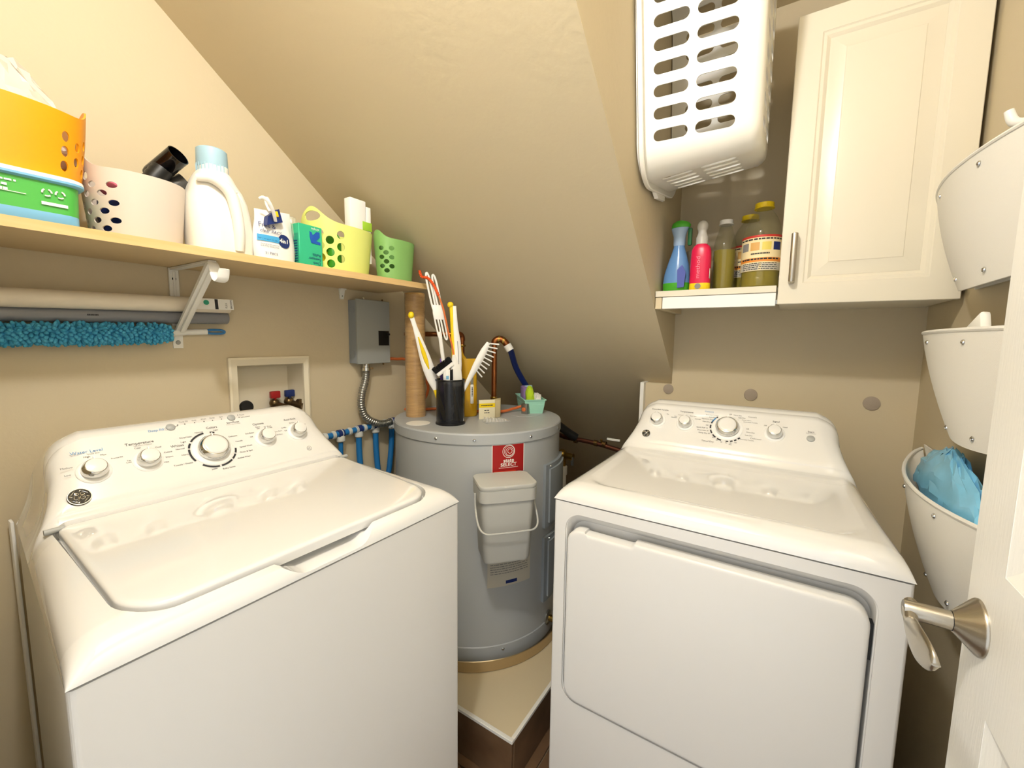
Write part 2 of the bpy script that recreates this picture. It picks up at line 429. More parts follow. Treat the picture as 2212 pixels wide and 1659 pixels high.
def badge(M, u, v, r, root):
    F = face_frame(M, u, v, 0); n = F.to_3x3() @ V((0, 0, 1)); o = F.translation
    b = G().lathe([(r, -.001), (r, .0015), (r*.93, .0024), (.0003, .0024)], o, n, 40).build('round_badge', M_BLACKG, root, sharp=30)
    g = G()
    P = lambda x, y: F @ V((x*r, y*r, .0026))
    ring = [P(math.cos(2*PI*i/40)*.95, math.sin(2*PI*i/40)*.95) for i in range(40)]
    g.tube(ring, r*.055, 6, closed=True)
    for k in range(4):                              # four swashes inside the ring
        a0 = k*PI/2+.35
        g.tube([P(math.cos(a0+s*.17)*(.78-.03*s*(6-s)/3), math.sin(a0+s*.17)*(.78-.03*s*(6-s)/3)) for s in range(7)]+[P(math.cos(a0+1.1)*.55, math.sin(a0+1.1)*.55)], [r*x for x in (.03, .055, .06, .055, .05, .04, .035, .03)], 6, sub=2)
    # two looped script letters
    Gp = [(-.12, .42), (-.28, .5), (-.3, .3), (-.1, .18), (-.02, .3), (-.12, .42), (-.34, .16), (-.44, -.14), (-.3, -.32), (-.12, -.2), (-.08, .02), (-.06, -.2), (-.16, -.48), (-.36, -.5)]
    Ep = [(.42, .36), (.3, .5), (.14, .4), (.16, .2), (.36, .16), (.44, .26), (.3, .12), (.1, .04), (.04, -.2), (.2, -.36), (.4, -.26), (.42, -.08), (.28, -.06), (.26, -.2)]
    for L in (Gp, Ep): g.tube([P(x, y) for x, y in L], r*.05, 6, sub=4)
    g.build('monogram', M_CHROME, b)
def body_mesh(M, hw=.3425, y0=.0012, y1=.68, z0=.015, z1=.9285, r=.008):
    g = G(); pts = rrect(hw, (y1-y0)/2, r, 5); out = []
    for x, y in pts:
        yy = (y0+y1)/2+y; out.append((x*TAPER(yy), yy))
    g.prism([(W2+x, y) for x, y in out], z0, z1, M); return g

# ---- washer
MW = frame((.095, .655, 0), (1, 0, 0), (0, 1, 0))
t = thing('washing_machine', 'white top-loading washing machine below the maple shelf', 'washing machine', (.438, 1.0, 0)); WASH = t
b = body_mesh(MW).build('cabinet_body', M_WHITEM, t, sharp=5)
for sx in (-1, 1):
    for sy in (.06, .62): G().lathe([(.02, 0), (.02, .012), (.008, .014), (.008, .02)], MW @ V((W2+sx*.29, sy, 0)), seg=16).build('foot', M_BLACK, t)
DS = .0785
lidM = MW @ frame((W2, .205, .972+.157*.0822+.0), (1, 0, 0), (0, 1, .0822))
lx, ly0, ly1 = .2785, -.178, .176            # lid half width and extents along depth (local to lidM)
def lid_outline(grow):
    rf, rb = .062, .02; pts = []
    a = lx+grow; y0 = ly0-grow; y1 = ly1+grow
    for cx, cy, r, s in ((a-rb, y1-rb, rb, 0), (-a+rb, y1-rb, rb, 90), (-a+rf, y0+rf, rf, 180), (a-rf, y0+rf, rf, 270)):
        for i in range(11):
            q = math.radians(s+9*i); pts.append((cx+r*math.cos(q), cy+r*math.sin(q)))
    return pts
cg = cover_mesh(MW)
cg.cut(G().prism(lid_outline(.0058), -.022, .03, lidM))
# hand scoop in the front apron below the lid edge
sc = G(); ol = []
for k in range(33):
    x = -.126+.252*k/32; q = max(0, min(1, (.126-abs(x))/.075)); q = q*q*(3-2*q); ol.append((x, .006-.037*q))
ol += [(.126, .05), (-.126, .05)]
sc.prism(ol, -.03, .075, lidM @ frame((0, ly0, 0), (1, 0, 0), (0, 0, 1), (0, -1, 0)))
SCOOP = sc
cg.cut(sc)
cg.build('top_cover', M_WHITE, t, sharp=48)
lg = G(); o = lid_outline(0); n = len(o)
def shrink(pts, d):
    cx = 0; cy = (ly0+ly1)/2
    return [((abs(x)-d)*math.copysign(1, x), cy+(abs(y-cy)-d)*math.copysign(1, y-cy)) for x, y in pts]
lg.loft([[(x, y, -.016) for x, y in o], [(x, y, -.002) for x, y in o], [(x, y, .001) for x, y in shrink(o, .001)], [(x, y, .0028) for x, y in shrink(o, .004)], [(x, y, .0035) for x, y in shrink(o, .009)]], M=lidM)
lg.build('lid', M_WHITE, t, sharp=50)
for sx in (-1, 1): G().lathe([(.005, -.012), (.005, .012)], lidM @ V((sx*(lx+.003), ly1-.006, .0)), MW.to_3x3() @ V((1, 0, 0)), 12).build('lid_hinge', M_GREYBTN, t)
for u, v, r in ((-.212, .093, .0195), (-.13, .095, .0195), (-.012, .093, .0315), (.107, .097, .0195), (.191, .099, .0195)): knob(MW, u, v, r, t)
button(MW, -.0735, .1665, .0085, t); button(MW, .051, .170, .0085, t)
badge(MW, -.241, .046, .0165, t)
# dial ring marks around the large knob
g = G()
def arc_band(g, M, u, v, r0, r1, a0, a1):
    n = max(2, int(abs(a1-a0)/6)); pr = []
    for i in range(n+1):
        a = math.radians(a0+(a1-a0)*i/n); F = face_frame(M, u, v, .0012)
        pr.append((F @ V((r0*math.sin(a), r0*math.cos(a), 0)), F @ V((r1*math.sin(a), r1*math.cos(a), 0))))
    for (a, b), (c, d) in zip(pr, pr[1:]): g.face([a, b, d, c])
for a0, a1 in ((-118, -78), (-52, -8), (-74, -58), (8, 20), (100, 116), (120, 138), (142, 175), (180, 222)): arc_band(g, MW, -.012, .093, .0435, .0475, a0, a1)
LAB = []   # text, u, v, size, align
def put(g, M, T):
    for s, u, v, sz, al in T: g.text(s, sz, face_frame(M, u, v), al)
small = .0052
put(g, MW, [('Temperature', -.134, .1385, .0088, 'CENTER'), ('Options', .104, .141, .0082, 'CENTER'), ('Auto Soak', .186, .1405, .0076, 'CENTER'),
    ('Colors', .002, .1505, .0082, 'CENTER'), ('Whites', -.062, .117, .0082, 'RIGHT'), ('Start/Pause', .05, .1565, .0062, 'CENTER'),
    ('Low', -.243, .094, small, 'RIGHT'), ('Medium', -.238, .109, small, 'RIGHT'), ('High', -.216, .126, small, 'CENTER'), ('Max', -.197, .125, small, 'LEFT'), ('Precise Fill', -.184, .1135, .0042, 'LEFT'),
    ('Tap\nCold', -.156, .1, .0042, 'RIGHT'), ('Cool', -.14, .1275, small, 'CENTER'), ('Cool', -.112, .122, small, 'LEFT'), ('Colors', -.101, .106, small, 'LEFT'), ('Warm', -.101, .094, small, 'LEFT'), ('Hot', -.106, .083, small, 'LEFT'),
    ('Normal', -.018, .1425, small, 'RIGHT'), ('Light', .003, .142, small, 'LEFT'), ('DeepClean', -.042, .135, small, 'RIGHT'), ('Light', -.056, .124, small, 'RIGHT'), ('Normal', -.063, .108, small, 'RIGHT'), ('Heavy', -.06, .092, small, 'RIGHT'),
    ('Towels / Sheets', -.058, .070, .0054, 'RIGHT'), ('Jeans', -.024, .0435, .0056, 'CENTER'), ('Bulky Items', .004, .0385, .0056, 'CENTER'), ('Active Wear', .028, .057, .0056, 'LEFT'), ('Drain & Spin', .038, .071, .0056, 'LEFT'), ('Speed Wash', .042, .085, .0056, 'LEFT'), ('Casuals', .038, .102, small, 'LEFT'), ('Delicates', .028, .118, small, 'LEFT'),
    ('Off', .08, .107, small, 'RIGHT'), ('2nd Rinse', .086, .1185, small, 'RIGHT'), ('Fabric\nSoft', .1, .13, .0046, 'CENTER'), ('2nd Rinse\nFabric Soft', .114, .1275, .0046, 'LEFT'), ('Warm Rinse', .131, .110, .0044, 'LEFT'), ('Cold Rinse', .132, .1, .0044, 'LEFT'),
    ('Off', .166, .108, small, 'RIGHT'), ('15 Min', .168, .1175, small, 'RIGHT'), ('30 Min', .187, .1285, small, 'CENTER'), ('2 Hr', .213, .118, small, 'LEFT'),
    ('Deep Fill', -.047, .1765, .0048, 'CENTER'), ('Soak', -.026, .1765, .0048, 'CENTER'), ('Wash', -.007, .1765, .0048, 'CENTER'), ('Rinse', .011, .1765, .0048, 'CENTER'), ('Spin', .03, .1765, .0048, 'CENTER'), ('Pause', .071, .1745, .0048, 'LEFT'), ('Lid Locked', .072, .1675, .0048, 'LEFT')])
for u in (-.046, -.027, -.008, .01, .029, -.0595): arc_band(g, MW, u, .1695, 0, .0012, 0, 360)
for u, v in ((.067, .175), (.068, .168)): arc_band(g, MW, u, v, 0, .0012, 0, 360)
F = face_frame(MW, -.0625, .1675); g.box((-.003, -.0003, -.0002), (.003, .0003, .0002), F)
g.build('printed_lettering', M_INK, t, flat=True, norm=False, kind='stuff')
g = G(); put(g, MW, [('Water Level', -.214, .1375, .0092, 'CENTER'), ('Deep Fill', -.086, .1635, .0078, 'RIGHT')]); g.build('blue_lettering', M_INKB, t, flat=True, norm=False, kind='stuff')
g = G(); put(g, MW, [('Speed Dial', -.206, .1315, .0042, 'CENTER'), ('with Smart Dispense', -.13, .1325, .0036, 'CENTER'), ('Press to Start or Pause', .05, .1515, .0034, 'CENTER')])
arc_band(g, MW, .201, .043, .0058, .0065, 0, 360); g.text('HE', .005, face_frame(MW, .201, .043)); arc_band(g, MW, -.0815, .1635, .0028, .0034, 0, 360)
g.build('grey_lettering', M_INKG, t, flat=True, norm=False, kind='stuff')

# ---- dryer
MD = frame((.938, .473, 0), (0, -1, 0), (1, 0, 0))
t = thing('clothes_dryer', 'white front-loading clothes dryer with square door below the wall cabinet', 'dryer', (1.28, .13, 0)); DRY = t
def sstep(x): x = max(0, min(1, x)); return x*x*(3-2*x)
def recess(x, y):
    d = min(.276-abs(x), y-.053)
    rr = .05
    ax, ay = .276-abs(x), y-.053
    if ax < rr and ay < rr: d = rr-math.hypot(rr-ax, rr-ay)
    fall = sstep((.40-y)/.045)
    return .0065*sstep(d/.014)*fall
cover_mesh(MD, recess, True).build('top_cover', M_WHITE, t, sharp=70)
bg = body_mesh(MD)
# door bay: from local x (left edge) to right, sunk into the front
dl, dr, dz0, dz1 = .034, .642, .394, .903
c = G(); out = [((dl+dr)/2+x, (dz0+dz1)/2+z) for x, z in rrect((dr-dl)/2, (dz1-dz0)/2, .042, 8)]
inn = [((dl+dr)/2+x, (dz0+dz1)/2-.014+z) for x, z in rrect((dr-dl)/2-.004, (dz1-dz0)/2-.016, .038, 8)]
c.loft([[MD @ V((x, -.02, z)) for x, z in out], [MD @ V((x, .0055, z)) for x, z in out], [MD @ V((x, .0075, z)) for x, z in [((dl+dr)/2+a, (dz0+dz1)/2+b_) for a, b_ in rrect((dr-dl)/2-.002, (dz1-dz0)/2-.002, .041, 8)]], [MD @ V((x, .042, z)) for x, z in inn]])
bg.cut(c); bg.build('cabinet_body', M_WHITEM, t, sharp=14)
for sx in (-1, 1):
    for sy in (.06, .62): G().lathe([(.02, 0), (.02, .012), (.008, .014), (.008, .02)], MD @ V((W2+sx*.29, sy, 0)), seg=16).build('foot', M_BLACK, t)
# door panel with rounded corners and a lowered hand-grip step in the upper left edge
ol = []
x0, x1, z0, z1, r = dl+.007, dr-.009, dz0+.006, .868, .036
def arcp(cx, cz, r, a0, a1, n=8): return [(cx+r*math.cos(math.radians(a0+(a1-a0)*i/n)), cz+r*math.sin(math.radians(a0+(a1-a0)*i/n))) for i in range(n+1)]
ol += arcp(x1-r, z1-r, r, 0, 90)
ol += [(.212, z1), (.209, z1-.001), (.204, z1-.0085), (.200, z1-.0095)]
ol += [(x0+.048, z1-.0095), (x0+.046, z1-.004)]
ol += arcp(x0+.034, z1-.038, .034, 90, 180)
ol += arcp(x0+r, z0+r, r, 180, 270); ol += arcp(x1-r, z0+r, r, 270, 360)
def inset(pts, d):
    cx, cz = (x0+x1)/2, (z0+z1)/2
    return [(x+(d if x < cx else -d)*min(1, abs(x-cx)/(x1-cx)*1.0), z+(d if z < cz else -d)*min(1, abs(z-cz)/(z1-cz))) for x, z in pts]
dg_ = G().loft([[MD @ V((x, .028, z)) for x, z in ol], [MD @ V((x, .001, z)) for x, z in ol], [MD @ V((x, -.0025, z)) for x, z in inset(ol, .0015)], [MD @ V((x, -.004, z)) for x, z in inset(ol, .0045)], [MD @ V((x, -.0045, z)) for x, z in inset(ol, .009)]])
dg_.build('door', M_WHITEM, t, sharp=60)
for zz in (.80, .47): G().box((x1-.004, .012, zz-.035), (dr-.003, .03, zz+.035), MD).build('door_hinge', M_BLACK, t)
for u, v, r in ((-.203, .104, .0195), (-.118, .103, .0195), (0, .103, .0315), (.119, .102, .0195)): knob(MD, u, v, r, t)
button(MD, .203, .0985, .0095, t); badge(MD, -.227, .0505, .0125, t)
g = G()
for a0, a1 in [(-165+k*22, -165+k*22+15) for k in range(5)]+[(170-k*14, 170-k*14+9) for k in range(4)]+[(-46, -40)]: arc_band(g, MD, 0, .103, .0435, .0475, a0, a1)
put(g, MD, [('Extended Tumble', -.201, .1445, .0072, 'CENTER'), ('Temperature', -.12, .145, .0074, 'CENTER'), ('Signal', .121, .1415, .0076, 'CENTER'), ('Start', .203, .1195, .0078, 'CENTER'), ('Timed Dry', -.03, .0505, .0076, 'RIGHT'),
    ('Off', -.213, .132, small, 'CENTER'), ('On', -.178, .13, small, 'LEFT'), ('Anti\nBacterial', -.146, .123, .0046, 'RIGHT'), ('Cottons', -.128, .132, .0046, 'RIGHT'), ('Easy Care', -.108, .132, .0046, 'LEFT'), ('Delicates', -.093, .123, .0046, 'LEFT'),
    ('Less Dry', -.034, .135, .0054, 'RIGHT'), ('Optimum Dry', -.042, .127, .0054, 'RIGHT'), ('More Dry', -.048, .117, .0054, 'RIGHT'), ('Off', -.052, .105, .0054, 'RIGHT'), ('Quick Fluff 10', -.052, .095, .0056, 'RIGHT'), ('Dewrinkle 20', -.049, .086, .0056, 'RIGHT'), ('Damp Dry 30', -.044, .077, .0056, 'RIGHT'),
    ('40', -.034, .066, .005, 'CENTER'), ('50', -.023, .058, .005, 'CENTER'), ('60', -.01, .0535, .005, 'CENTER'), ('70', .002, .0525, .005, 'CENTER'), ('80\nMin.', .014, .0515, .005, 'CENTER'), ('100', .026, .057, .005, 'CENTER'),
    ('Off', .0, .1515, .005, 'LEFT'), ('More Dry', .012, .15, .0052, 'LEFT'), ('Less Dry', .025, .143, .0052, 'LEFT'), ('Off', .049, .107, .0052, 'LEFT'), ('More Dry', .05, .096, .0052, 'LEFT'), ('Less Dry', .048, .086, .0052, 'LEFT'),
    ('Off', .099, .125, small, 'RIGHT'), ('Medium', .118, .129, small, 'CENTER'), ('Loud', .138, .126, small, 'LEFT')])
g.build('printed_lettering', M_INK, t, flat=True, norm=False, kind='stuff')
g = G(); put(g, MD, [('Cottons', -.043, .154, .0076, 'RIGHT')]); arc_band(g, MD, 0, .103, .0435, .0475, -72, -48); g.build('blue_lettering', M_INKB, t, flat=True, norm=False, kind='stuff')
g = G(); put(g, MD, [('Casuals', .05, .149, .0074, 'LEFT'), ('Extended Tumble', -.028, .1425, .005, 'RIGHT'), ('Damp Alert', .035, .136, .005, 'LEFT'), ('Extended Tumble', .04, .13, .005, 'LEFT'), ('Delicates', .062, .0775, .0074, 'LEFT'), ('Extended Tumble', .036, .0705, .005, 'LEFT'), ('Push to Start', .203, .1145, .0042, 'CENTER')])
g.build('grey_lettering', M_INKG, t, flat=True, norm=False, kind='stuff')

# ------------------------------------------------------------------ heater platform, pan, water heater
PX, PY, PZ = .952, .598, .156
t = thing('heater_platform', 'low platform with beige top and brown tiled sides under the water heater', 'platform', (1.35, 1.0, 0))
G().box((PX+.012, PY+.012, 0), (XE-.92, WA-.002, PZ-.012)).build('core', M_GROUT, t)
G().box((PX+.006, PY+.006, PZ-.012), (XE-.92, WA-.002, PZ-.001)).build('top_board', M_PANEL, t)
tl = .298
for k in range(3):
    y0 = PY+.002+k*.3; G().box((PX, y0, .001), (PX+.011, min(y0+tl, WA-.004), PZ-.010), bev=.001, seg=1).build('face_tile', M_TILE, t)
for k in range(4):
    x0 = PX+.0125+k*.3; G().box((x0, PY, .001), (min(x0+tl, XE-.93), PY+.011, PZ-.010), bev=.001, seg=1).build('face_tile', M_TILE, t)
G().box((PX-.001, PY-.001, PZ-.0095), (PX+.011, WA-.004, PZ+.001), bev=.001, seg=1).build('edge_trim', M_PLASM, t)
G().box((PX+.011, PY-.001, PZ-.0095), (XE-.93, PY+.010, PZ+.001), bev=.001, seg=1).build('edge_trim', M_PLASM, t)
HC = V((1.391, 1.062, 0)); HR = .338; HT = 1.0147
G().lathe([(.362, PZ+.001), (.365, PZ+.002), (.367, PZ+.042), (.3695, PZ+.044), (.3675, PZ+.046), (.3645, PZ+.042), (.362, PZ+.006), (.001, PZ+.005)], HC, seg=72).build('drain_pan', mat('aluminium_pan', '#c7b491', .3, .85), label='round shallow metal drain pan under the water heater', cat='pan')
t = thing('water_heater', 'squat grey cylindrical water heater standing between washer and dryer', 'water heater', (HC.x, HC.y, PZ+.006)); HEAT = t
body = G().lathe([(HR-.006, PZ+.007), (HR, PZ+.012), (HR, HT-.036)], HC, seg=96).build('tank_jacket', M_HEAT, t)
G().lathe([(HR+.0015, PZ+.02), (HR+.0035, PZ+.022), (HR+.0035, PZ+.075), (HR+.0005, PZ+.078)], HC, seg=96, caps=(False, False)).build('bottom_band', M_HEAT, t)
G().lathe([(HR-.002, HT-.041), (HR+.003, HT-.041), (HR+.0045, HT-.038), (HR+.0045, HT-.006), (HR+.002, HT-.001), (HR-.004, HT), (HR-.02, HT-.0015), (.001, HT-.0015)], HC, seg=96).build('top_cap', M_HEAT, t, sharp=25)
def on_cyl(a, z, r=HR): return V((HC.x+r*math.cos(math.radians(a)), HC.y+r*math.sin(math.radians(a)), z))
for a in (-168, -145, -110, -78, -50):
    d = on_cyl(a, 0, 1)-V((HC.x, HC.y, 0)); G().lathe([(.0055, 0), (.0055, .002), (.003, .0045)], on_cyl(a, HT-.022, HR+.0045), d, 10).build('screw', M_CHROME, t)
d = on_cyl(-127, 0, 1)-V((HC.x, HC.y, 0)); G().lathe([(.0055, 0), (.0055, .002), (.003, .0045)], on_cyl(-127, PZ+.06, HR+.0035), d, 10).build('screw', M_CHROME, t)
def cyl_sheet(a0, a1, z0, z1, r0, r1, n=14):
    g = G(); rings = []
    for k in range(n+1):
        a = a0+(a1-a0)*k/n; rings.append([on_cyl(a, z0, r0), on_cyl(a, z0, r1), on_cyl(a, z1, r1), on_cyl(a, z1, r0)])
    return g.loft(rings)
def cyl_map(g, ac, zc, r):
    for v in g.bm.verts:
        a = math.radians(ac)+v.co.x/r; v.co = V((HC.x+r*math.cos(a), HC.y+r*math.sin(a), zc+v.co.y))
    return g
I4 = Matrix.Identity(4)
lb = cyl_sheet(-134.6, -114.7, .872, 1.0-.028, HR, HR+.0006).build('red_label', M_RED, t, label='red maker label with white ring emblem')
zc = .9265; ac = -124.6
cyl_sheet(-134.9, -134.5, .872, .974, HR, HR+.0008, 1).build('label_border', M_FOAM, lb); cyl_sheet(-134.9, -114.4, .972, .9745, HR, HR+.0008).build('label_border', M_FOAM, lb); cyl_sheet(-114.7, -114.3, .872, .974, HR, HR+.0008, 1).build('label_border', M_FOAM, lb)
g = G()
for r0, r1, ox, oy in ((.0215, .0232, 0, 0), (.0135, .015, .003, -.001), (.0072, .0088, .004, .0005), (.018, .0192, .002, .001)):
    n = 40
    for i in range(n):
        a, b = 2*PI*i/n, 2*PI*(i+1)/n
        g.face([(ox+r0*math.cos(a), oy+.022+r0*math.sin(a), 0), (ox+r1*math.cos(a), oy+.022+r1*math.sin(a), 0), (ox+r1*math.cos(b), oy+.022+r1*math.sin(b), 0), (ox+r0*math.cos(b), oy+.022+r0*math.sin(b), 0)])
g.text('state', .0205, Matrix.Translation((0, -.0105, 0)), ext=.0004); g.text('SELECT', .0165, Matrix.Translation((0, -.0255, 0)), ext=.0003, wx=1.12)
for k in range(12): g.face([(-.036+.006*k, -.0362, 0), (-.03+.006*k, -.0362, 0), (-.03+.006*k, -.0348, 0), (-.036+.006*k, -.0348, 0)])
cyl_map(g, ac, zc, HR+.0011).build('label_lettering', M_FOAM, lb, flat=True, norm=False, kind='stuff')
cyl_sheet(-133.5, -120, .874, .880, HR, HR+.0009).build('label_stripe', mat('orange_red', '#d2452c', .4), lb)
lb = cyl_sheet(-137, -108.2, .455, .64, HR, HR+.0006).build('instruction_label', M_LABELP, t, label='pale paper label with lines of small print')
g = G()
bars(g, Matrix.Translation((0, .07, 0)), 13, .15, .003, .0085, 14)
cyl_map(g, -122.6, .535, HR+.0009).build('small_print', M_INKG, lb, flat=True, norm=False, kind='stuff')
cyl_sheet(-125.5, -118, .463, .475, HR, HR+.001).build('navy_patch', M_NAVY, lb)
for z0, z1 in ((.628, .872), (.332, .59)):
    c = cyl_sheet(-97, -60, z0, z1, HR-.002, HR+.012, 10).build('access_cover', M_HEATP, t)
    cyl_sheet(-93.5, -63, z0+.018, z1-.018, HR+.010, HR+.019, 10).build('cover_ridge', M_HEATP, c)
    G().lathe([(.004, 0), (.003, .003)], on_cyl(-92, z1-.009, HR+.012), on_cyl(-92, 0, 1)-V((HC.x, HC.y, 0)), 10).build('screw', M_CHROME, c)
d = (on_cyl(-88, 0, 1)-V((HC.x, HC.y, 0))).normalized()
v0 = G().lathe([(.028, 0), (.028, .006), (.02, .010)], on_cyl(-88, .24), d, 24).build('drain_valve', M_STEEL, t); G().lathe([(.012, .008), (.012, .035), (.018, .036), (.018, .05)], on_cyl(-88, .24), d, 18).build('valve_spout', M_BRASS, v0)
G().lathe([(.045, -.0005), (.045, .0012), (.0005, .0014)], (1.135, 1.155, HT-.0015), seg=32).build('white_sticker', M_PLASM, t)
G().lathe([(.026, -.0005), (.026, .0012), (.0005, .0014)], (1.41, 1.115, HT-.0015), seg=32).build('red_disc', M_RED, t)
G().lathe([(.07, -.0005), (.07, .001), (.0005, .0012)], (1.555, .935, HT-.0015), seg=40).build('junction_plate', M_HEAT, t)
jb = G().box((1.542, .918, HT-.002), (1.572, .948, HT+.045), bev=.004).build('cable_clamp', M_STEEL, t)
G().lathe([(.009, 0), (.009, .004), (.002, .006)], (1.5415, .932, HT+.02), (-1, -.1, 0), 14).build('clamp_screw', M_ORW, jb)
# ------------------------------------------------------------------ caddy hanging on the heater
Sx = on_cyl(-131, 0); n_in = (V((HC.x, HC.y, 0))-Sx).normalized(); tg = V((-n_in.y*-1, -n_in.x, 0)); tg = V((n_in.y, -n_in.x, 0))
MB_ = frame((Sx.x, Sx.y, 0), tg, n_in) @ Matrix.Diagonal((1.07, 1.05, 1, 1))
t = thing('compost_caddy', 'light grey lidded caddy with wire handle hanging on the water heater', 'caddy', MB_ @ V((0, -.08, .622)))
def rr(a, b, r, cy, z): return [(x, cy+y, z) for x, y in rrect(a, b, r, 6)]
G().loft([rr(.070, .050, .02, -.078, .622), rr(.073, .053, .02, -.078, .63), rr(.083, .062, .022, -.078, .835), rr(.079, .058, .02, -.078, .835), rr(.069, .049, .018, -.078, .632)], M=MB_).build('bucket', M_BIN, t)
G().loft([rr(.088, .067, .024, -.078, .828), rr(.0885, .0675, .024, -.078, .866), rr(.085, .064, .022, -.078, .866), rr(.084, .063, .022, -.078, .83)], M=MB_, caps=(False, False)).build('rim_collar', M_BIN, t)
G().loft([rr(.084, .063, .022, -.078, .862), rr(.0885, .067, .025, -.078, .868), rr(.0895, .068, .025, -.078, .878), rr(.088, .0665, .024, -.078, .881), rr(.080, .058, .02, -.078, .8825)], M=MB_).build('lid', M_BIN, t, sharp=50)
G().box((-.03, -.016, .80), (.03, -.001, .86), MB_).build('mount_plate', M_BIN, t)
G().tube([MB_ @ V(p) for p in ((-.091, -.08, .842), (-.093, -.095, .80), (-.091, -.135, .755), (-.075, -.155, .738), (-.04, -.158, .735), (.04, -.158, .735), (.075, -.155, .738), (.091, -.135, .755), (.093, -.095, .80), (.091, -.08, .842))], .0032, 8, sub=4).build('wire_handle', M_BIN, t)

# ------------------------------------------------------------------ things on top of the heater
T0 = HT-.0013
t = thing('cardboard_tube', 'tall brown cardboard tube in clear wrap standing on the water heater', 'tube', (1.24, 1.275, T0))
G().lathe([(.040, T0), (.0405, T0+.004), (.0405, T0+.5), (.0385, T0+.502), (.0385, T0+.49)], (1.24, 1.275, 0), seg=36).build('tube_wall', M_KRAFT, t)
g = G(); rings = []
for k in range(26):
    z = T0+.003+.492*k/25; rings.append([V((1.24+(.0420+.0016*math.sin(9*a+k*2.7)*math.sin(k*1.9+5*a))*math.cos(a), 1.275+(.0420+.0016*math.sin(9*a+k*2.7)*math.sin(k*1.9+5*a))*math.sin(a), z)) for a in [2*PI*i/40 for i in range(40)]])
g.loft(rings, (False, False)).build('clear_wrapping', mat('shrink_film', '#fff4d8', .05, alpha=.1, coat=1), t, sharp=80)
# pencil cup of black mesh
CC = V((1.205, 1.055, 0)); CR = .054
t = thing('pencil_cup', 'black mesh cup full of cleaning brushes on the water heater', 'cup', (CC.x, CC.y, T0))
M_MESHC = mat('black_mesh', '#15161a', .25, alpha=.93)
G().lathe([(CR-.001, T0+.004), (CR, T0+.165)], CC, seg=48, caps=(False, False)).build('mesh_wall', M_MESHC, t)
G().lathe([(CR+.0015, T0), (CR+.0025, T0+.002), (CR+.0015, T0+.007), (CR-.002, T0+.007), (.001, T0+.003)], CC, seg=48).build('base_ring', M_BLACK, t)
G().tube([(CC.x+CR*math.cos(2*PI*i/40), CC.y+CR*math.sin(2*PI*i/40), T0+.167) for i in range(40)], .0032, 8, closed=True).build('rim_wire', M_BLACK, t)
cr = V((.81, -.59, 0))      # direction to the right as seen along the diagonal of the room
def ray_pt(px, py, dist):   # kept as plain numbers below
    pass
zb = T0+.012
# slim wand, white with yellow core
def rodpath(a, b, n=6): a, b = V(a), V(b); return [a.lerp(b, k/n) for k in range(n+1)]
t = thing('cleaning_wand', 'white and yellow wand leaning out of the black cup against the cardboard tube', 'brush', (1.196, 1.072, zb), 'brushes in the black cup')
a, b = V((1.196, 1.072, zb)), V((1.106, 1.156, 1.418))
P = rodpath(a, b, 10); G().tube(P[:4], .009, 8).build('yellow_grip', M_YEL, t)
G().tube(P[3:], [.009, .019, .0215, .020, .016, .0115, .008, .0085], 12, flat=(1, .45), up=cr).build('white_shaft', M_PLAS, t)
G().tube(rodpath(P[5]+V((-.007, -.008, 0)), P[8]+V((-.006, -.006, 0)), 4), [.002, .0075, .008, .005, .002], 8).build('yellow_core', M_YEL, t)
G().ball(b, (.011, .011, .013)).build('end_knob', M_YEL, t)
# white double loop duster handle
t = thing('duster_handle', 'long white duster handle with double loop end standing in the black cup', 'brush', (1.212, 1.062, zb), 'brushes in the black cup')
a, b = V((1.215, 1.060, zb)), V((1.178, 1.084, 1.36))
G().cyl(a, b, .0075, 12).build('rod', M_PLAS, t)
ax = (V((1.156, 1.106, 1.571))-V((1.19, 1.07, 1.335))).normalized(); o0 = V((1.187, 1.073, 1.335))
def loop(o, w, L, r, off):
    pts = []
    for i in range(24):
        q = 2*PI*i/24; x = w*math.cos(q); y = math.sin(q); y = math.copysign(abs(y)**.45, y)*L/2
        pts.append(o+cr*(x+off)+ax*(y+L/2))
    return G().tube(pts, r, 8, closed=True)
loop(o0+ax*.10, .0065, .142, .0038, -.010).build('loop', M_PLAS, t); loop(o0+ax*.10, .007, .136, .0038, .012).build('loop', M_PLAS, t)
loop(o0-ax*.005, .006, .115, .0032, -.011).build('loop', M_PLAS, t); loop(o0-ax*.005, .006, .115, .0032, .011).build('loop', M_PLAS, t)
G().box((-.018, -.004, .07), (.020, .004, .125), frame(o0, cr, cr.cross(ax)*-1, ax), bev=.003).build('bridge', M_PLAS, t)
# orange bendable brush
t = thing('drain_brush', 'thin orange flexible stick with bent ribbed tip in the black cup', 'brush', (1.222, 1.045, zb), 'brushes in the black cup')
P = [(1.222, 1.045, zb), (1.206, 1.038, 1.26), (1.190, 1.052, 1.36), (1.176, 1.062, 1.44), (1.168, 1.078, 1.49)]
G().tube(P, .0032, 8, sub=6).build('stick', M_ORW, t)
P = [V(p) for p in ((1.168, 1.078, 1.49), (1.155, 1.092, 1.53), (1.143, 1.108, 1.552), (1.128, 1.122, 1.556), (1.121, 1.127, 1.578))]
Q, _ = smooth_path(P, [1]*5, 10); G().tube(Q, [.0042+.0016*(k % 2) for k in range(len(Q))], 8).build('ribbed_tip', mat('red_orange_plastic', '#e0551f', .5), t)
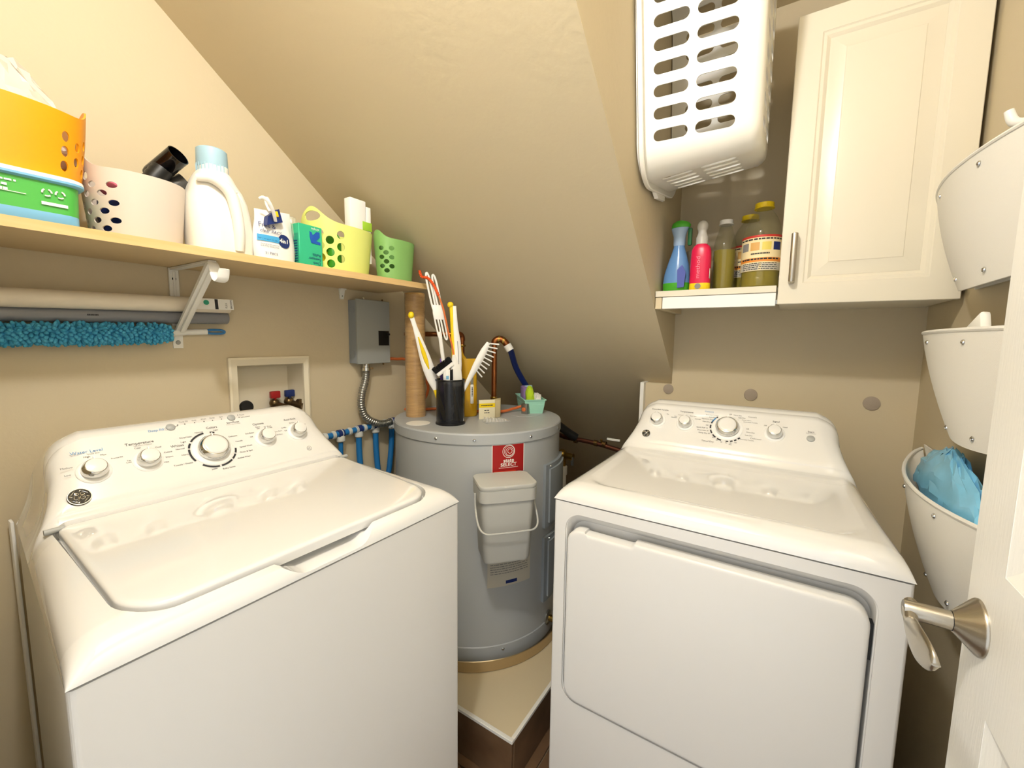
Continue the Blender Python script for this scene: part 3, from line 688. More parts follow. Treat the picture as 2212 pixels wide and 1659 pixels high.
# yellow and white wand on the right
t = thing('scrub_wand', 'bright yellow wand with white clip-on frame in the middle of the black cup', 'brush', (1.218, 1.032, zb), 'brushes in the black cup')
a, b = V((1.219, 1.032, zb)), V((1.207, 1.051, 1.455))
P = rodpath(a, b, 10); G().tube(P, [.011, .011, .011, .0115, .011, .010, .009, .0085, .008, .0075, .008], 12).build('yellow_shaft', M_YEL, t)
G().ball(P[10]+V((-.003, .002, .004)), .0115).build('end_knob', M_YEL, t)
Q = [P[k]+cr*(.014 if k < 8 else .011)+V((-.004, -.004, 0)) for k in range(4, 11)]
G().tube(Q, [.009, .0135, .0145, .0135, .0105, .008, .007], 10, flat=(1, .45), up=cr).build('white_frame', M_PLAS, t)
G().tube([q+V((-.004, -.006, 0)) for q in Q[1:4]], .0012, 6).build('frame_slot', M_INKG, t)
# white dish brush
t = thing('dish_brush', 'white dish brush with stiff white bristles leaning right out of the cup', 'brush', (1.203, 1.05, zb), 'brushes in the black cup')
a, b = V((1.196, 1.062, zb)), V((1.296, .945, 1.322)); ax = (b-a).normalized()
P = rodpath(a, b, 10); G().tube(P, [.008, .008, .008, .0075, .0075, .0085, .011, .014, .0145, .0135, .007], 12, flat=(1, .6), up=cr).build('handle', M_PLAS, t)
dn = (cr-ax*cr.dot(ax)).normalized()
for k in range(9):
    q = a.lerp(b, .66+.042*k)
    for s in (-.004, .004):
        q2 = q+dn*.006+dn.cross(ax)*s; G().cyl(q2, q2+dn*(.040-.0015*abs(k-4))+ax*(.014*(k-4)/4), .0027, 6).build('bristle_tuft', M_PLAS, t)
# black bristled scrub brush
t = thing('scrub_brush', 'white handled brush with thick black bristles at the cup rim', 'brush', (1.178, 1.06, zb), 'brushes in the black cup')
ez_ = (V((0, 0, .8))-cr*.6).normalized(); ex_ = (cr*.8+V((0, 0, .6))).normalized()
hd = frame((1.170, 1.058, 1.228), ex_, ez_.cross(ex_), ez_)
G().cyl((1.188, 1.05, zb), (1.176, 1.054, 1.215), .010, 10).build('handle', M_PLAS, t)
G().box((-.036, -.008, -.016), (.038, .008, .0), hd, bev=.004).build('head', M_PLAS, t)
g = G()
for i in range(24):
    for j in range(6):
        p = hd @ V((-.035+.072*i/23, -.007+.0028*j, -.001)); q = hd @ V((-.036+.074*i/23+random.uniform(-.003, .003), -.009+.0036*j, .019+random.uniform(-.003, .003))); g.cyl(p, q, .0019, 5)
g.build('bristles', M_BLACK, t, kind='stuff')
# little brush and scraps at the rim
t = thing('grout_brush', 'small white and blue brush with short black bristles in the cup', 'brush', (1.19, 1.035, zb), 'brushes in the black cup')
G().box((-.010, -.006, 1.03), (.006, .004, 1.222), frame((1.178, 1.042, 0), cr, (.59, .81, 0)), bev=.002).build('handle', M_PLAS, t)
G().box((-.009, -.0066, 1.185), (.001, -.0058, 1.198), frame((1.178, 1.042, 0), cr, (.59, .81, 0))).build('blue_patch', M_SKY, t)
g = G()
for i in range(14):
    p = frame((1.178, 1.042, 0), cr, (.59, .81, 0)) @ V((.006, -.002, 1.178+.003*i)); g.cyl(p, p+cr*.011+V((0, 0, .004)), .0016, 5)
g.build('bristles', M_BLACK, t, kind='stuff')
g = G(); rings = []
for k in range(9):
    s = k/8; w_ = [.008, .009, .010, .013, .017, .020, .021, .016, .006][k]
    rings.append([V((1.219-.012*s, 1.01+.028*s, zb+.25*s))+cr*(w_*math.cos(2*PI*i/14))+V((-.59, -.81, 0))*(.006*math.sin(2*PI*i/14))+V((random.uniform(-.0012, .0012),)*3) for i in range(14)])
G_ = g.loft(rings).build('plastic_scraper', M_PLASM, sharp=25, label='crumpled cream white plastic scoop standing in the black cup', cat='scoop')
t = thing('lint_comb', 'flat purple plastic comb standing at the back of the black cup', 'comb', (1.20, 1.09, zb))
G().box((-.010, -.002, zb), (.010, .002, 1.26), frame((1.199, 1.088, 0), cr, (.59, .81, 0)), bev=.0015).build('blade', M_PURP, t)
# amber bottle with hanging putty knife
BC = V((1.372, 1.10, 0))
t = thing('yellow_bottle', 'amber yellow flat plastic bottle behind the black cup', 'bottle', (BC.x, BC.y, T0))
rings = []
ey = V((.59, .81, 0))
for z, w_, d_, off in ((0, .030, .02, 0), (.004, .034, .023, 0), (.06, .034, .023, 0), (.065, .0325, .022, 0), (.07, .034, .023, 0), (.12, .033, .022, 0), (.125, .0315, .021, 0), (.13, .033, .022, 0), (.18, .031, .021, .001), (.215, .036, .02, .004), (.24, .042, .016, .008)):
    rings.append([V((BC.x, BC.y, T0+z))+cr*(off+w_*math.copysign(abs(math.cos(2*PI*i/28))**.7, math.cos(2*PI*i/28)))+ey*(d_*math.copysign(abs(math.sin(2*PI*i/28))**.7, math.sin(2*PI*i/28))) for i in range(28)])
G().loft(rings).build('bottle_body', M_YELJ, t, sharp=50)
G().tube([V((BC.x, BC.y, T0+.235))+cr*x+V((0, 0, z)) for x, z in ((-.02, 0), (-.034, .02), (-.036, .045), (-.028, .05))], [.012, .012, .009, .004], 10, sub=3).build('spout', M_YELJ, t)
t = thing('putty_knife', 'small white handled putty knife resting against the yellow bottle', 'knife', (BC.x, BC.y-.03, T0+.05))
Mk = frame(V((BC.x, BC.y, T0))+cr*.006-ey*.026, cr, ey)
G().box((-.007, -.004, .055), (.007, .004, .135), Mk, bev=.003).build('handle', M_PLAS, t); bars(G(), Mk @ frame((-.002, -.0045, .105), (0, 0, -1), (1, 0, 0)), 1, .04, .004, .006).build('lettering', M_INK, t, flat=True, norm=False, kind='stuff')
G().box((-.006, -.001, .13), (.006, .001, .165), Mk).build('blade', M_STEEL, t)
# booklets and clear plastic tray
Mb = frame((1.360, .996, T0), (.82, -.57, 0), (.57, .82, 0))
t = thing('paper_booklet', 'small cream booklet with yellow header standing on the water heater', 'booklet', Mb @ V((0, 0, 0)))
G().box((-.034, 0, 0), (.034, .007, .078), Mb, bev=.001).build('cover', M_PAPER, t)
G().box((-.034, -.0006, .047), (.034, .0002, .064), Mb).build('yellow_band', M_YEL, t)
bars(bars(G(), Mb @ frame((0, -.0009, .0535), (1, 0, 0), (0, 0, 1)), 1, .05, .0042, .006), Mb @ frame((0, -.0004, .034), (1, 0, 0), (0, 0, 1)), 2, .024, .003, .010, 3).build('lettering', M_INK, t, flat=True, norm=False, kind='stuff')
for k in range(2):
    Mk = Mb @ Matrix.Translation((.038+.012*k, .012+.01*k, 0)) @ Matrix.Rotation(-1.15+.3*k, 4, 'Z')
    G().box((-.003, -.02, 0), (.002, .03, .072+.006*k), Mk, bev=.001).build('card_stack', M_MANILA, label='manila card standing behind the booklet, the '+('lower' if k == 0 else 'taller')+' one', cat='card', group='cards behind the booklet')
t = thing('plastic_tray', 'clear ribbed plastic tray lying in front of the booklet', 'tray', (1.33, .92, T0))
Mt = frame((1.335, .935, T0), (.84, -.54, 0), (.54, .84, 0))
G().box((-.05, -.018, 0), (.055, .022, .003), Mt, bev=.001).build('tray_base', M_CLEAR, t)
for k in range(7): G().loft([[(-.047+k*.013, -.016, .003), (-.037+k*.013, -.016, .003), (-.037+k*.013, .018, .003), (-.047+k*.013, .018, .003)], [(-.0435+k*.013, -.012, .02-.0018*k), (-.0405+k*.013, -.012, .02-.0018*k), (-.0405+k*.013, .014, .02-.0018*k), (-.0435+k*.013, .014, .02-.0018*k)]], M=Mt).build('rib', M_CLEAR, t)
# mint basket with sponges
Mm = frame((1.555, .932, T0), (.67, -.742, 0), (.742, .67, 0))
t = thing('mint_basket', 'mint green plastic basket of sponges on the water heater', 'basket', Mm @ V((.04, .1, 0)))
def rbx(x0, x1, y0, y1, z): return [(x0, y0, z), (x1, y0, z), (x1, y1, z), (x0, y1, z)]
G().loft([rbx(.004, .076, .002, .2, 0), rbx(0, .08, -.002, .204, .02), rbx(0.0005, .0795, -.0015, .2035, .0205), rbx(-.003, .083, -.005, .207, .04), rbx(-.0025, .0825, -.0045, .2065, .0405), rbx(-.006, .086, -.008, .21, .061), rbx(-.004, .084, -.006, .208, .061), rbx(.006, .074, .004, .198, .003)], M=Mm).build('basket_wall', M_MINT, t, sharp=15)
g = G(); ring = [rbx(-.010, .09, -.012, .214, .0595), rbx(-.010, .09, -.012, .214, .063), rbx(-.004, .084, -.006, .208, .063), rbx(-.004, .084, -.006, .208, .0595)]
g.loft(ring+[ring[0]], (False, False), M=Mm).build('rim', M_MINT, t)
G().box((.006, .09, .008), (.03, .17, .095), Mm @ Matrix.Rotation(.08, 4, 'X'), bev=.006).build('lilac_sponge', M_LILAC, label='lilac sponge sticking out of the mint basket', cat='sponge')
g = G().ball((.032, .045, .075), (.021, .024, .055), 22, 16, Mm @ Matrix.Rotation(-.25, 4, 'X')).jitter(.0022); g.build('fuzzy_scrubber', M_LIMEF, label='fuzzy lime green scrubber in the mint basket', cat='scrubber')
g = G().box((.048, .02, .006), (.074, .11, .066), Mm, bev=.004); t2 = thing('bristle_brush', 'white brush with upright tufts in the mint basket', 'brush', Mm @ V((.06, .06, .006))); g.build('block', M_FOAM, t2)
for i in range(4):
    for j in range(3): G().cyl(Mm @ V((.051+.0095*j, .03+.021*i, .062)), Mm @ V((.051+.0095*j, .026+.021*i, .080)), .0045, 8).build('tuft', M_FOAM, t2)
G().box((.03, .125, .01), (.07, .15, .105), Mm @ Matrix.Rotation(-.12, 4, 'Y'), bev=.008).jitter(.0015).build('cleaning_block', M_CAPB, label='pale blue cleaning pad at the back of the mint basket', cat='sponge')

# ------------------------------------------------------------------ pipes, cables, conduit
def pipe(name, path, r, m, label, cat='pipe', group=None, sub=6, seg=12): return G().tube(path, r, seg, sub=sub).build(name, m, label=label, cat=cat, group=group, sharp=50)
t = thing('copper_pipe', 'copper pipe running from the wall and turning down behind the yellow wand', 'pipe', (1.473, 1.22, HT))
G().tube([(1.33, 1.429, 1.352), (1.385, 1.31, 1.354), (1.445, 1.236, 1.355)], .011, 14).build('level_run', M_COPPER, t)
G().tube([(1.443, 1.232, 1.355), (1.462, 1.224, 1.353), (1.471, 1.221, 1.344), (1.473, 1.22, 1.326)], .0135, 14, sub=4).build('elbow', M_COPPER, t)
G().cyl((1.473, 1.22, HT-.001), (1.473, 1.22, 1.33), .011, 14).build('drop', M_COPPER, t)
for z in (1.30, 1.24, 1.225, 1.20, 1.06): G().lathe([(.015, 0), (.0165, .004), (.015, .009)], (1.473, 1.22, z), seg=16).build('fitting_ring', M_BRASS, t)
t = thing('copper_riser', 'copper riser with hex nut and bent top feeding a dark blue hose', 'pipe', (1.486, 1.052, HT))
G().cyl((1.486, 1.052, HT-.001), (1.486, 1.052, 1.318), .0115, 16).build('riser', M_COPPER, t)
G().lathe([(.021, 0), (.022, .004), (.022, .024), (.019, .028)], (1.486, 1.052, 1.045), seg=6).build('hex_nut', M_STEEL, t, sharp=20)
G().lathe([(.014, 0), (.016, .006), (.014, .012)], (1.486, 1.052, 1.075), seg=16).build('collar', M_BRASS, t)
G().tube([(1.486, 1.052, 1.312), (1.487, 1.050, 1.326), (1.494, 1.040, 1.335), (1.503, 1.027, 1.334), (1.511, 1.014, 1.323), (1.517, 1.005, 1.308)], .0145, 14, sub=4).build('bend', M_COPPER, t)
for p in ((1.496, 1.037, 1.335), (1.507, 1.020, 1.329)): G().lathe([(.0165, -.004), (.0165, .004)], p, (.01, -.014, -.004), 14).build('solder_ring', M_BRASS, t)
G().tube([(1.516, 1.007, 1.312), (1.524, .995, 1.288)], .0175, 14).build('white_collar', M_PLASM, t)
G().tube([(1.521, .999, 1.295), (1.548, 1.005, 1.278), (1.63, 1.031, 1.205), (1.714, 1.031, 1.122), (1.785, 1.0, 1.03), (1.80, .97, .93)], .0135, 12, sub=5).build('blue_hose', M_DKBLUE, t)
pipe('electrical_cable', [(1.145, 1.405, 1.25), (1.25, 1.41, 1.245), (1.33, 1.40, 1.23), (1.40, 1.36, 1.12), (1.37, 1.385, 1.03), (1.29, 1.39, HT+.008), (1.35, 1.335, HT+.006), (1.44, 1.24, HT+.006), (1.45, 1.10, HT+.006), (1.50, 1.02, HT+.008), (1.57, 1.0, HT+.014), (1.60, .975, HT+.024), (1.585, .945, HT+.03), (1.572, .936, HT+.012)], .0062, M_ORW, 'orange electrical cable looping across the top of the water heater', 'cable')
# electrical disconnect box
t = thing('electrical_box', 'grey metal electrical box with small black switch on the left wall', 'electrical box', (1.118, 1.40, 1.232))
bx = G().box((1.04, 1.381, 1.234), (1.196, WA, 1.478), bev=.0015, seg=1).build('box_body', M_HEATP, t)
G().box((1.038, 1.376, 1.232), (1.198, 1.384, 1.481), bev=.0015, seg=1).build('front_cover', mat('grey_box_paint', '#9a9d98', .45), t)
sw = G().box((1.139, 1.3735, 1.304), (1.19, 1.3765, 1.362)).build('switch_window', M_BLACK, t); G().box((1.178, 1.368, 1.345), (1.192, 1.374, 1.353), bev=.001).build('switch_toggle', M_BLACK, sw)
for x, z in ((1.075, 1.485), (1.165, 1.485), (1.075, 1.228), (1.165, 1.228)): G().lathe([(.004, 0), (.004, .003)], (x, 1.384, z), (0, -1, 0), 10).build('screw', M_CHROME, t)
for z in (1.44, 1.27): G().lathe([(.016, 0), (.016, .001), (.013, .0015), (.013, .0005)], (1.0402, 1.408, z), (-1, 0, 0), 20).build('knockout', M_HEATP, t)
t = thing('flexible_conduit', 'ribbed metal conduit curving from the electrical box to the water heater', 'conduit', (1.10, 1.40, 1.0))
P, _ = smooth_path([V(p) for p in ((1.098, 1.405, 1.205), (1.092, 1.403, 1.165), (1.072, 1.40, 1.115), (1.066, 1.398, 1.065), (1.082, 1.393, 1.018), (1.12, 1.378, .99), (1.15, 1.362, .985), (1.176, 1.346, .992))], [1]*8, 22)
G().tube(P, [.0142+.0016*math.cos(k*PI*.5) for k in range(len(P))], 14).build('ribbed_hose', M_STEEL, t, sharp=80)
G().lathe([(.017, 0), (.017, .012), (.0145, .013), (.0145, .03)], (1.098, 1.405, 1.203), seg=16).build('connector', M_CHROME, t); G().box((1.11, 1.395, 1.208), (1.125, 1.407, 1.216)).build('clamp_screw', M_CHROME, t)
# blue manifold with four drops
t = thing('pipe_manifold', 'blue water manifold with pale rings and four drops behind the washer', 'manifold', (1.08, 1.40, .68))
MA, MBp = V((.86, 1.402, .966)), V((1.245, 1.402, .979))
G().cyl(MA, MBp, .0115, 14).build('header', M_BLUEPEX, t)
for k in range(10):
    p = MA.lerp(MBp, .12+.09*k); G().lathe([(.0145, -.0065), (.016, 0), (.0145, .0065)], p, MBp-MA, 16).build('ring', M_CLAMP, t)
for k, x in enumerate((.972, 1.054, 1.136, 1.222)):
    p = MA.lerp(MBp, (x-.86)/.385); G().lathe([(.0155, -.012), (.0155, .012)], p, MBp-MA, 16).build('tee', M_NAVY, t)
    top = p+V((0, 0, -.012)); G().lathe([(.0105, 0), (.0165, -.014), (.0165, -.028), (.0125, -.032)], p, seg=16).build('drop_ring', M_CLAMP, t)
    bend = (0, 0, 0, -.045)[k]
    G().tube([top, p+V((bend*.1, 0, -.1)), p+V((bend*.6, -.01, -.2)), p+V((bend, -.01, -.30)), p+V((bend, 0, -.80))], .0115 if k else .0085, 12, sub=4).build('drop', M_BLUEPEX, t)
G().ball((1.19, 1.385, .72), .018).build('valve_knob', M_NAVY, t)
# drain and pipes in the dark recess between heater and dryer
t = thing('shutoff_pipe', 'brass valve on a white plastic pipe beside the water heater', 'pipe', (1.80, .865, .3))
G().cyl((1.80, .864, .3), (1.80, .864, .72), .017, 16).build('white_pipe', M_PLASM, t); G().lathe([(.02, 0), (.0215, .004), (.0215, .04), (.018, .044)], (1.80, .864, .69), seg=18).build('collar', M_PLASM, t)
G().cyl((1.80, .864, .73), (1.80, .864, .775), .014, 14).ball((1.80, .87, .79), .024).build('brass_valve', M_BRASS, t); G().cyl((1.80, .85, .785), (1.80, .812, .783), .017, 14).build('valve_end', M_BRASS, t)
G().box((1.79, .806, .745), (1.795, .818, .785)).build('valve_tag', M_STEEL, t)
t = thing('gas_line', 'dark copper pipe with a pale valve lever in the recess behind the dryer', 'pipe', (1.85, .7, .85))
G().tube([(1.80, .95, .90), (1.80, .86, .875), (1.80, .78, .872), (1.80, .69, .866), (1.80, .60, .853), (1.80, .50, .84)], .0105, 12, sub=3).build('pipe_run', mat('dark_copper', '#5a3426', .45, .8), t)
for y in (.80, .70, .66): G().lathe([(.014, -.008), (.014, .008)], (1.80, y, .868), (0, 1, .05), 14).build('fitting', mat('dark_brass', '#6b5330', .4, .9), t)
G().cyl((1.80, .672, .868), (1.79, .672, .89), .005, 10).build('valve_stem', M_BRASS, t)
G().box((1.785, .585, .893), (1.792, .645, .903), bev=.002).build('valve_lever', M_PLASM, t)
G().tube([(1.715, .885, .965), (1.735, .865, .945), (1.775, .83, .905), (1.80, .80, .88)], .02, 10, sub=4).build('insulated_elbow', M_BLACK, t)

# ------------------------------------------------------------------ low wall end beside the dryer and felt pads
struct(G().box((WB-.028, .474, 0), (WB+.1, .489, 1.1685), bev=.001, seg=1), 'trim_1', M_PLAS)
for y, r, w_ in ((.384, .0195, 'beside the white trim strip'), (.096, .0215, 'between the two outer pads'), (-.242, .022, 'near the right wall corner')): G().lathe([(r, 0), (r, .003), (r*.95, .0035)], (WB, y, 1.146), (-1, 0, 0), 28).build('felt_pad', M_FELT, label='round grey felt pad on the back wall '+w_, cat='pad', group='felt pads on the back wall')

# ------------------------------------------------------------------ washer outlet box in the left wall
t = thing('outlet_box', 'white recessed washer outlet box with red and blue taps in the wall', 'outlet box', (.74, WA, bz0)); OB = t
fr = G()
o_ = [(.608, 1.267), (.868, 1.267), (.868, .96), (.608, .96)]; i_ = [(bx0, bz1), (bx1, bz1), (bx1, bz0), (bx0, bz0)]
r0 = [(x, WA-.001, z) for x, z in o_]; r1 = [(x, WA-.010, z) for x, z in o_]; m1 = [(x+(.006 if x < .7 else -.006), WA-.012, z+(-.006 if z > 1.1 else .006)) for x, z in o_]; r2 = [(x, WA-.007, z) for x, z in i_]; r3 = [(x, WA+.02, z) for x, z in i_]
fr.loft([r0, r1, m1, r2, r3], (False, False)).build('frame', M_BOXW, t, sharp=15)
G().face([(bx0, WA+.075, bz0), (bx1, WA+.075, bz0), (bx1, WA+.075, bz1), (bx0, WA+.075, bz1)]).loft([[(x, WA, z) for x, z in i_], [(x+(.014 if x < .7 else -.014), WA+.075, z+(-.012 if z > 1.1 else 0)) for x, z in i_]], (False, False)).build('recess_liner', M_BOXW, t, sharp=20, norm=False)
G().lathe([(.022, 0), (.022, .004), (.019, .009), (.001, .01)], (.690, WA+.074, 1.098), (0, -1, .2), 24).build('rubber_plug', M_BLACK, t)
for x, m in ((.771, M_RED), (.822, M_NAVY)):
    tp = G().cyl((x, WA+.05, 1.03), (x, WA+.05, 1.105), .013, 14).cyl((x+.002, WA+.05, 1.10), (x+.024, WA+.005, 1.088), .011, 14).ball((x, WA+.05, 1.104), .0165).build('tap', M_BRASS if x < 0 else mat('dull_brass', '#6f5c40', .3, .9), t)
    G().cyl((x, WA+.045, 1.11), (x, WA+.045, 1.127), .005, 10).box((x-.016, WA+.036, 1.122), (x+.016, WA+.052, 1.146), bev=.003).build('tap_handle', m, tp)
G().lathe([(.014, 0), (.014, .02)], (.848, WA+.03, 1.10), (0, -1, 0), 14).build('hose_end', mat('dull_brass', '#6f5c40'), t)

# ------------------------------------------------------------------ long maple shelf with bracket
SZ0, SZ1, SYF = 1.518, 1.537, 1.146
t = thing('wall_shelf', 'long maple shelf on the left wall holding tubs and laundry supplies', 'shelf', (.58, 1.29, SZ0))
G().box((-.028, SYF+.0006, SZ0), (1.19, WA-.001, SZ1)).build('board', M_WOODD, t); G().box((-.028, SYF-.0006, SZ0-.0003), (1.1906, SYF+.0008, SZ1+.0003)).build('front_edge_band', M_WOOD, t)
def bracket(x, grp):
    t = thing('shelf_bracket', 'white metal shelf and rod bracket below the maple shelf', 'bracket', (x, WA, 1.295), grp)
    w_ = .0115
    v = G().box((x-w_, WA-.006, 1.36), (x+w_, WA-.0005, SZ0-.001), bev=.001, seg=1).build('wall_leg', M_PLASM, t)
    G().box((x-.003, WA-.009, 1.36), (x+.003, WA-.006, SZ0-.01), bev=.001, seg=1).build('leg_rib', M_PLASM, v)
    G().lathe([(.005, 0), (.004, .002)], (x, WA-.006, 1.488), (0, -1, 0), 12).build('screw_hole', M_BLACK, v)
    G().box((x-w_*.8, 1.19, SZ0-.007), (x+w_*.8, WA-.004, SZ0-.0005), bev=.001, seg=1).build('shelf_arm', M_PLASM, t)
    d = G().loft([[(x-w_, WA-.0005, 1.298), (x+w_, WA-.0005, 1.298), (x+w_, WA-.004, 1.298), (x-w_, WA-.004, 1.298)],
              [(x-w_, WA-.0005, 1.338), (x+w_, WA-.0005, 1.338), (x+w_, WA-.005, 1.336), (x-w_, WA-.005, 1.336)],
              [(x-w_, 1.405, 1.352), (x+w_, 1.405, 1.352), (x+w_, 1.399, 1.348), (x-w_, 1.399, 1.348)],
              [(x-w_, 1.196, 1.514), (x+w_, 1.196, 1.514), (x+w_, 1.188, 1.506), (x-w_, 1.188, 1.506)]]).build('diagonal_brace', M_PLASM, t)
    G().loft([[(x-.004, 1.398, 1.346), (x+.004, 1.398, 1.346), (x+.004, 1.394, 1.343), (x-.004, 1.394, 1.343)], [(x-.004, 1.196, 1.501), (x+.004, 1.196, 1.501), (x+.004, 1.191, 1.497), (x-.004, 1.191, 1.497)]]).build('brace_rib', M_PLASM, d)
    G().lathe([(.0065, 0), (.005, .003)], (x, WA-.004, 1.314), (0, -1, 0), 12).build('screw', M_STEEL, t)
    # rod cradle hanging from the front
    pr = [(x, 1.190, 1.512), (x, 1.180, 1.500), (x, 1.176, 1.484), (x, 1.168, 1.470), (x, 1.154, 1.464), (x, 1.140, 1.470), (x, 1.134, 1.484), (x, 1.130, 1.492)]
    G().tube(pr, [.012, .012, .0125, .0125, .0125, .0125, .0125, .011], 10, sub=3, flat=(1, .2), up=(1, 0, 0)).build('rod_cradle', M_PLAS, t)
    return t
bracket(.487, None)['label'] = 'white metal shelf bracket with rod cradle below the jug'
bracket(.055, None)['label'] = 'white metal shelf bracket at the end of the maple shelf by the doorway wall'
t = thing('shelf_clip', 'small white shelf clip screwed to the wall above the electrical box', 'clip', (1.01, WA, 1.475))
G().box((1.0, WA-.02, SZ0-.006), (1.022, WA-.001, SZ0-.0005), bev=.001).build('tab', M_PLASM, t); G().loft([[(x, WA-.007+y, 1.478) for x, y in ((1.004, 0), (1.018, 0), (1.018, .006), (1.004, .006))], [(x, WA-.010+y, SZ0-.004) for x, y in ((1.0, 0), (1.022, 0), (1.022, .009), (1.0, .009))]]).build('leg', M_PLASM, t)
G().lathe([(.003, 0), (.002, .001)], (1.011, WA-.0072, 1.49), (0, -1, 0), 8).build('screw_hole', M_BLACK, t)
# rolls lying between brace and wall
t = thing('paper_roll', 'long off-white roll with printed end label on the shelf bracket', 'roll', (.29, 1.40, 1.39))
G().cyl((-.02, 1.385, 1.404), (.602, 1.385, 1.421), .0205, 24).build('roll', M_WHITEROLL, t)
Mr = frame((.57, 1.3640, 1.424), (1, 0, .027), (0, .12, 1)); lb = G().box((-.06, -.016, -.0004), (.036, .014, .0002), Mr).build('end_label', M_PLASM, t)
g = G().text('FLEX', .0075, Mr @ frame((.017, -.004, .0005), (0, 1, 0), (-1, 0, 0))).text('BROWN', .0065, Mr @ frame((.03, 0, .0005), (0, 1, 0), (-1, 0, 0))).box((-.012, -.015, 0), (-.004, .013, .0006), Mr)
g.build('label_print', M_INK, lb, flat=True, norm=False, kind='stuff'); G().lathe([(.007, 0), (.007, .0006)], Mr @ V((-.033, .003, 0)), Mr.to_3x3() @ V((0, 0, 1)), 18).build('green_seal', M_TEALD, lb)
t = thing('film_tube', 'long grey shiny tube lying below the off-white roll', 'tube', (.29, 1.38, 1.365))
a, b = V((-.02, 1.408, 1.372)), V((.606, 1.408, 1.387)); G().lathe([(.016, 0), (.0185, .003), (.0185, (b-a).length-.003), (.0165, (b-a).length), (.0145, (b-a).length-.004)], a, b-a, 24).build('tube', M_GRAYTUBE, t)
bars(G(), frame((.31, 1.3890, 1.378), (1, 0, .024), (0, .2, 1)), 1, .02, .008, .006, 9).build('logo', M_INK, t, flat=True, norm=False, kind='stuff')
# blue chenille duster
t = thing('chenille_duster', 'blue chenille duster with white handle resting on the bracket', 'duster', (.30, 1.39, 1.31))
A, B = V((-.01, 1.396, 1.328)), V((.462, 1.396, 1.339)); dvec = (B-A).normalized()
G().cyl(A, B, .016, 12).build('core', M_CHENILLE, t)
g = G(); n = 0
for i in range(64):
    for j in range(13):
        q = 2*PI*(j+.5*(i % 2))/13; c0 = A.lerp(B, (i+.5)/64); nrm = V((0, math.cos(q), math.sin(q)))
        if nrm.y > .55: continue
        L = (.014+random.uniform(-.002, .005))*(.75 if i > 60 else 1); dr_ = (nrm+V((random.uniform(-.45, .45), 0, -.35))).normalized()
        p0 = c0+nrm*.013; g.tube([p0, p0+dr_*L*.7, p0+dr_*L], [.0042, .0046, .0022], 6)
g.build('chenille_fingers', M_CHENILLE, t, kind='stuff', sharp=70)
G().cyl((.455, 1.400, 1.3395), (.50, 1.4185, 1.342), .0085, 14).cyl((.49, 1.4185, 1.342), (.555, 1.4185, 1.345), .0085, 14).build('handle', M_PLASM, t)
pts = []
for i in range(20):
    q = 2*PI*i/20; pts.append(V((.578+.024*math.copysign(abs(math.cos(q))**.6, math.cos(q)), 1.4185, 1.3455+.0055*math.sin(q))))
G().tube(pts, .0034, 8, closed=True).build('hang_loop', mat('blue_handle', '#3d7fb8', .4), t)

# ------------------------------------------------------------------ oval tubs and the rest on the maple shelf
def tub(name, label, cx, cy, z0, a0, b0, a1, b1, h, m, holes, ear=.03, ears=(0, PI), earw=.38, ear_hole=None, group=None, p=2.3, wall=.0028):
    n = 72; K = 12; out, inn = [], []
    def ring(tk, off):
        t_ = tk; a = a0+(a1-a0)*t_-off; b = b0+(b1-b0)*t_-off; r = []
        for i in range(n):
            ph = 2*PI*i/n; c, s = math.cos(ph), math.sin(ph)
            e = sum(math.exp(-(((ph-q+PI) % (2*PI)-PI)/earw)**2) for q in ears)*ear*t_**4
            r.append(V((cx+a*math.copysign(abs(c)**(2/p), c), cy+b*math.copysign(abs(s)**(2/p), s), z0+h*t_+e)))
        return r
    for k in range(K+1): out.append(ring(k/K, 0))
    for k in range(K, -1, -1):
        r = ring(k/K, wall)
        if k == 0: r = [v+V((0, 0, wall)) for v in r]
        inn.append(r)
    g = G().loft(out+inn)
    cutters = []
    for ph, zf, rx, rz in holes:
        c, s = math.cos(ph), math.sin(ph); a = a0+(a1-a0)*zf; b = b0+(b1-b0)*zf
        pt = V((cx+a*math.copysign(abs(c)**(2/p), c), cy+b*math.copysign(abs(s)**(2/p), s), z0+h*zf))
        nn = V((c/a, s/b, 0)).normalized(); tt = V((-nn.y, nn.x, 0))
        cg = G().prism([(rx*math.cos(2*PI*i/18), rz*math.sin(2*PI*i/18)) for i in range(18)], -.012, .012, frame(pt, tt, (0, 0, 1), nn)); cutters.append(cg)
    if cutters:
        big = G()
        for c in cutters:
            me = bpy.data.meshes.new('x'); c.bm.to_mesh(me); c.bm.free(); big.bm.from_mesh(me); bpy.data.meshes.remove(me)
        g.cut(big)
    return g.build(name, m, label=label, cat='tub', group=group, sharp=40)
def hole_grid(ph0, dph, cols, rows, z0, dz, rx, rz, stag=True):
    return [(ph0+dph*c, z0+dz*(r+(.5 if stag and c % 2 else 0)), rx, rz) for c in range(cols) for r in range(rows-(1 if stag and c % 2 else 0))]
G_TUB = 'oval tubs on the maple shelf'
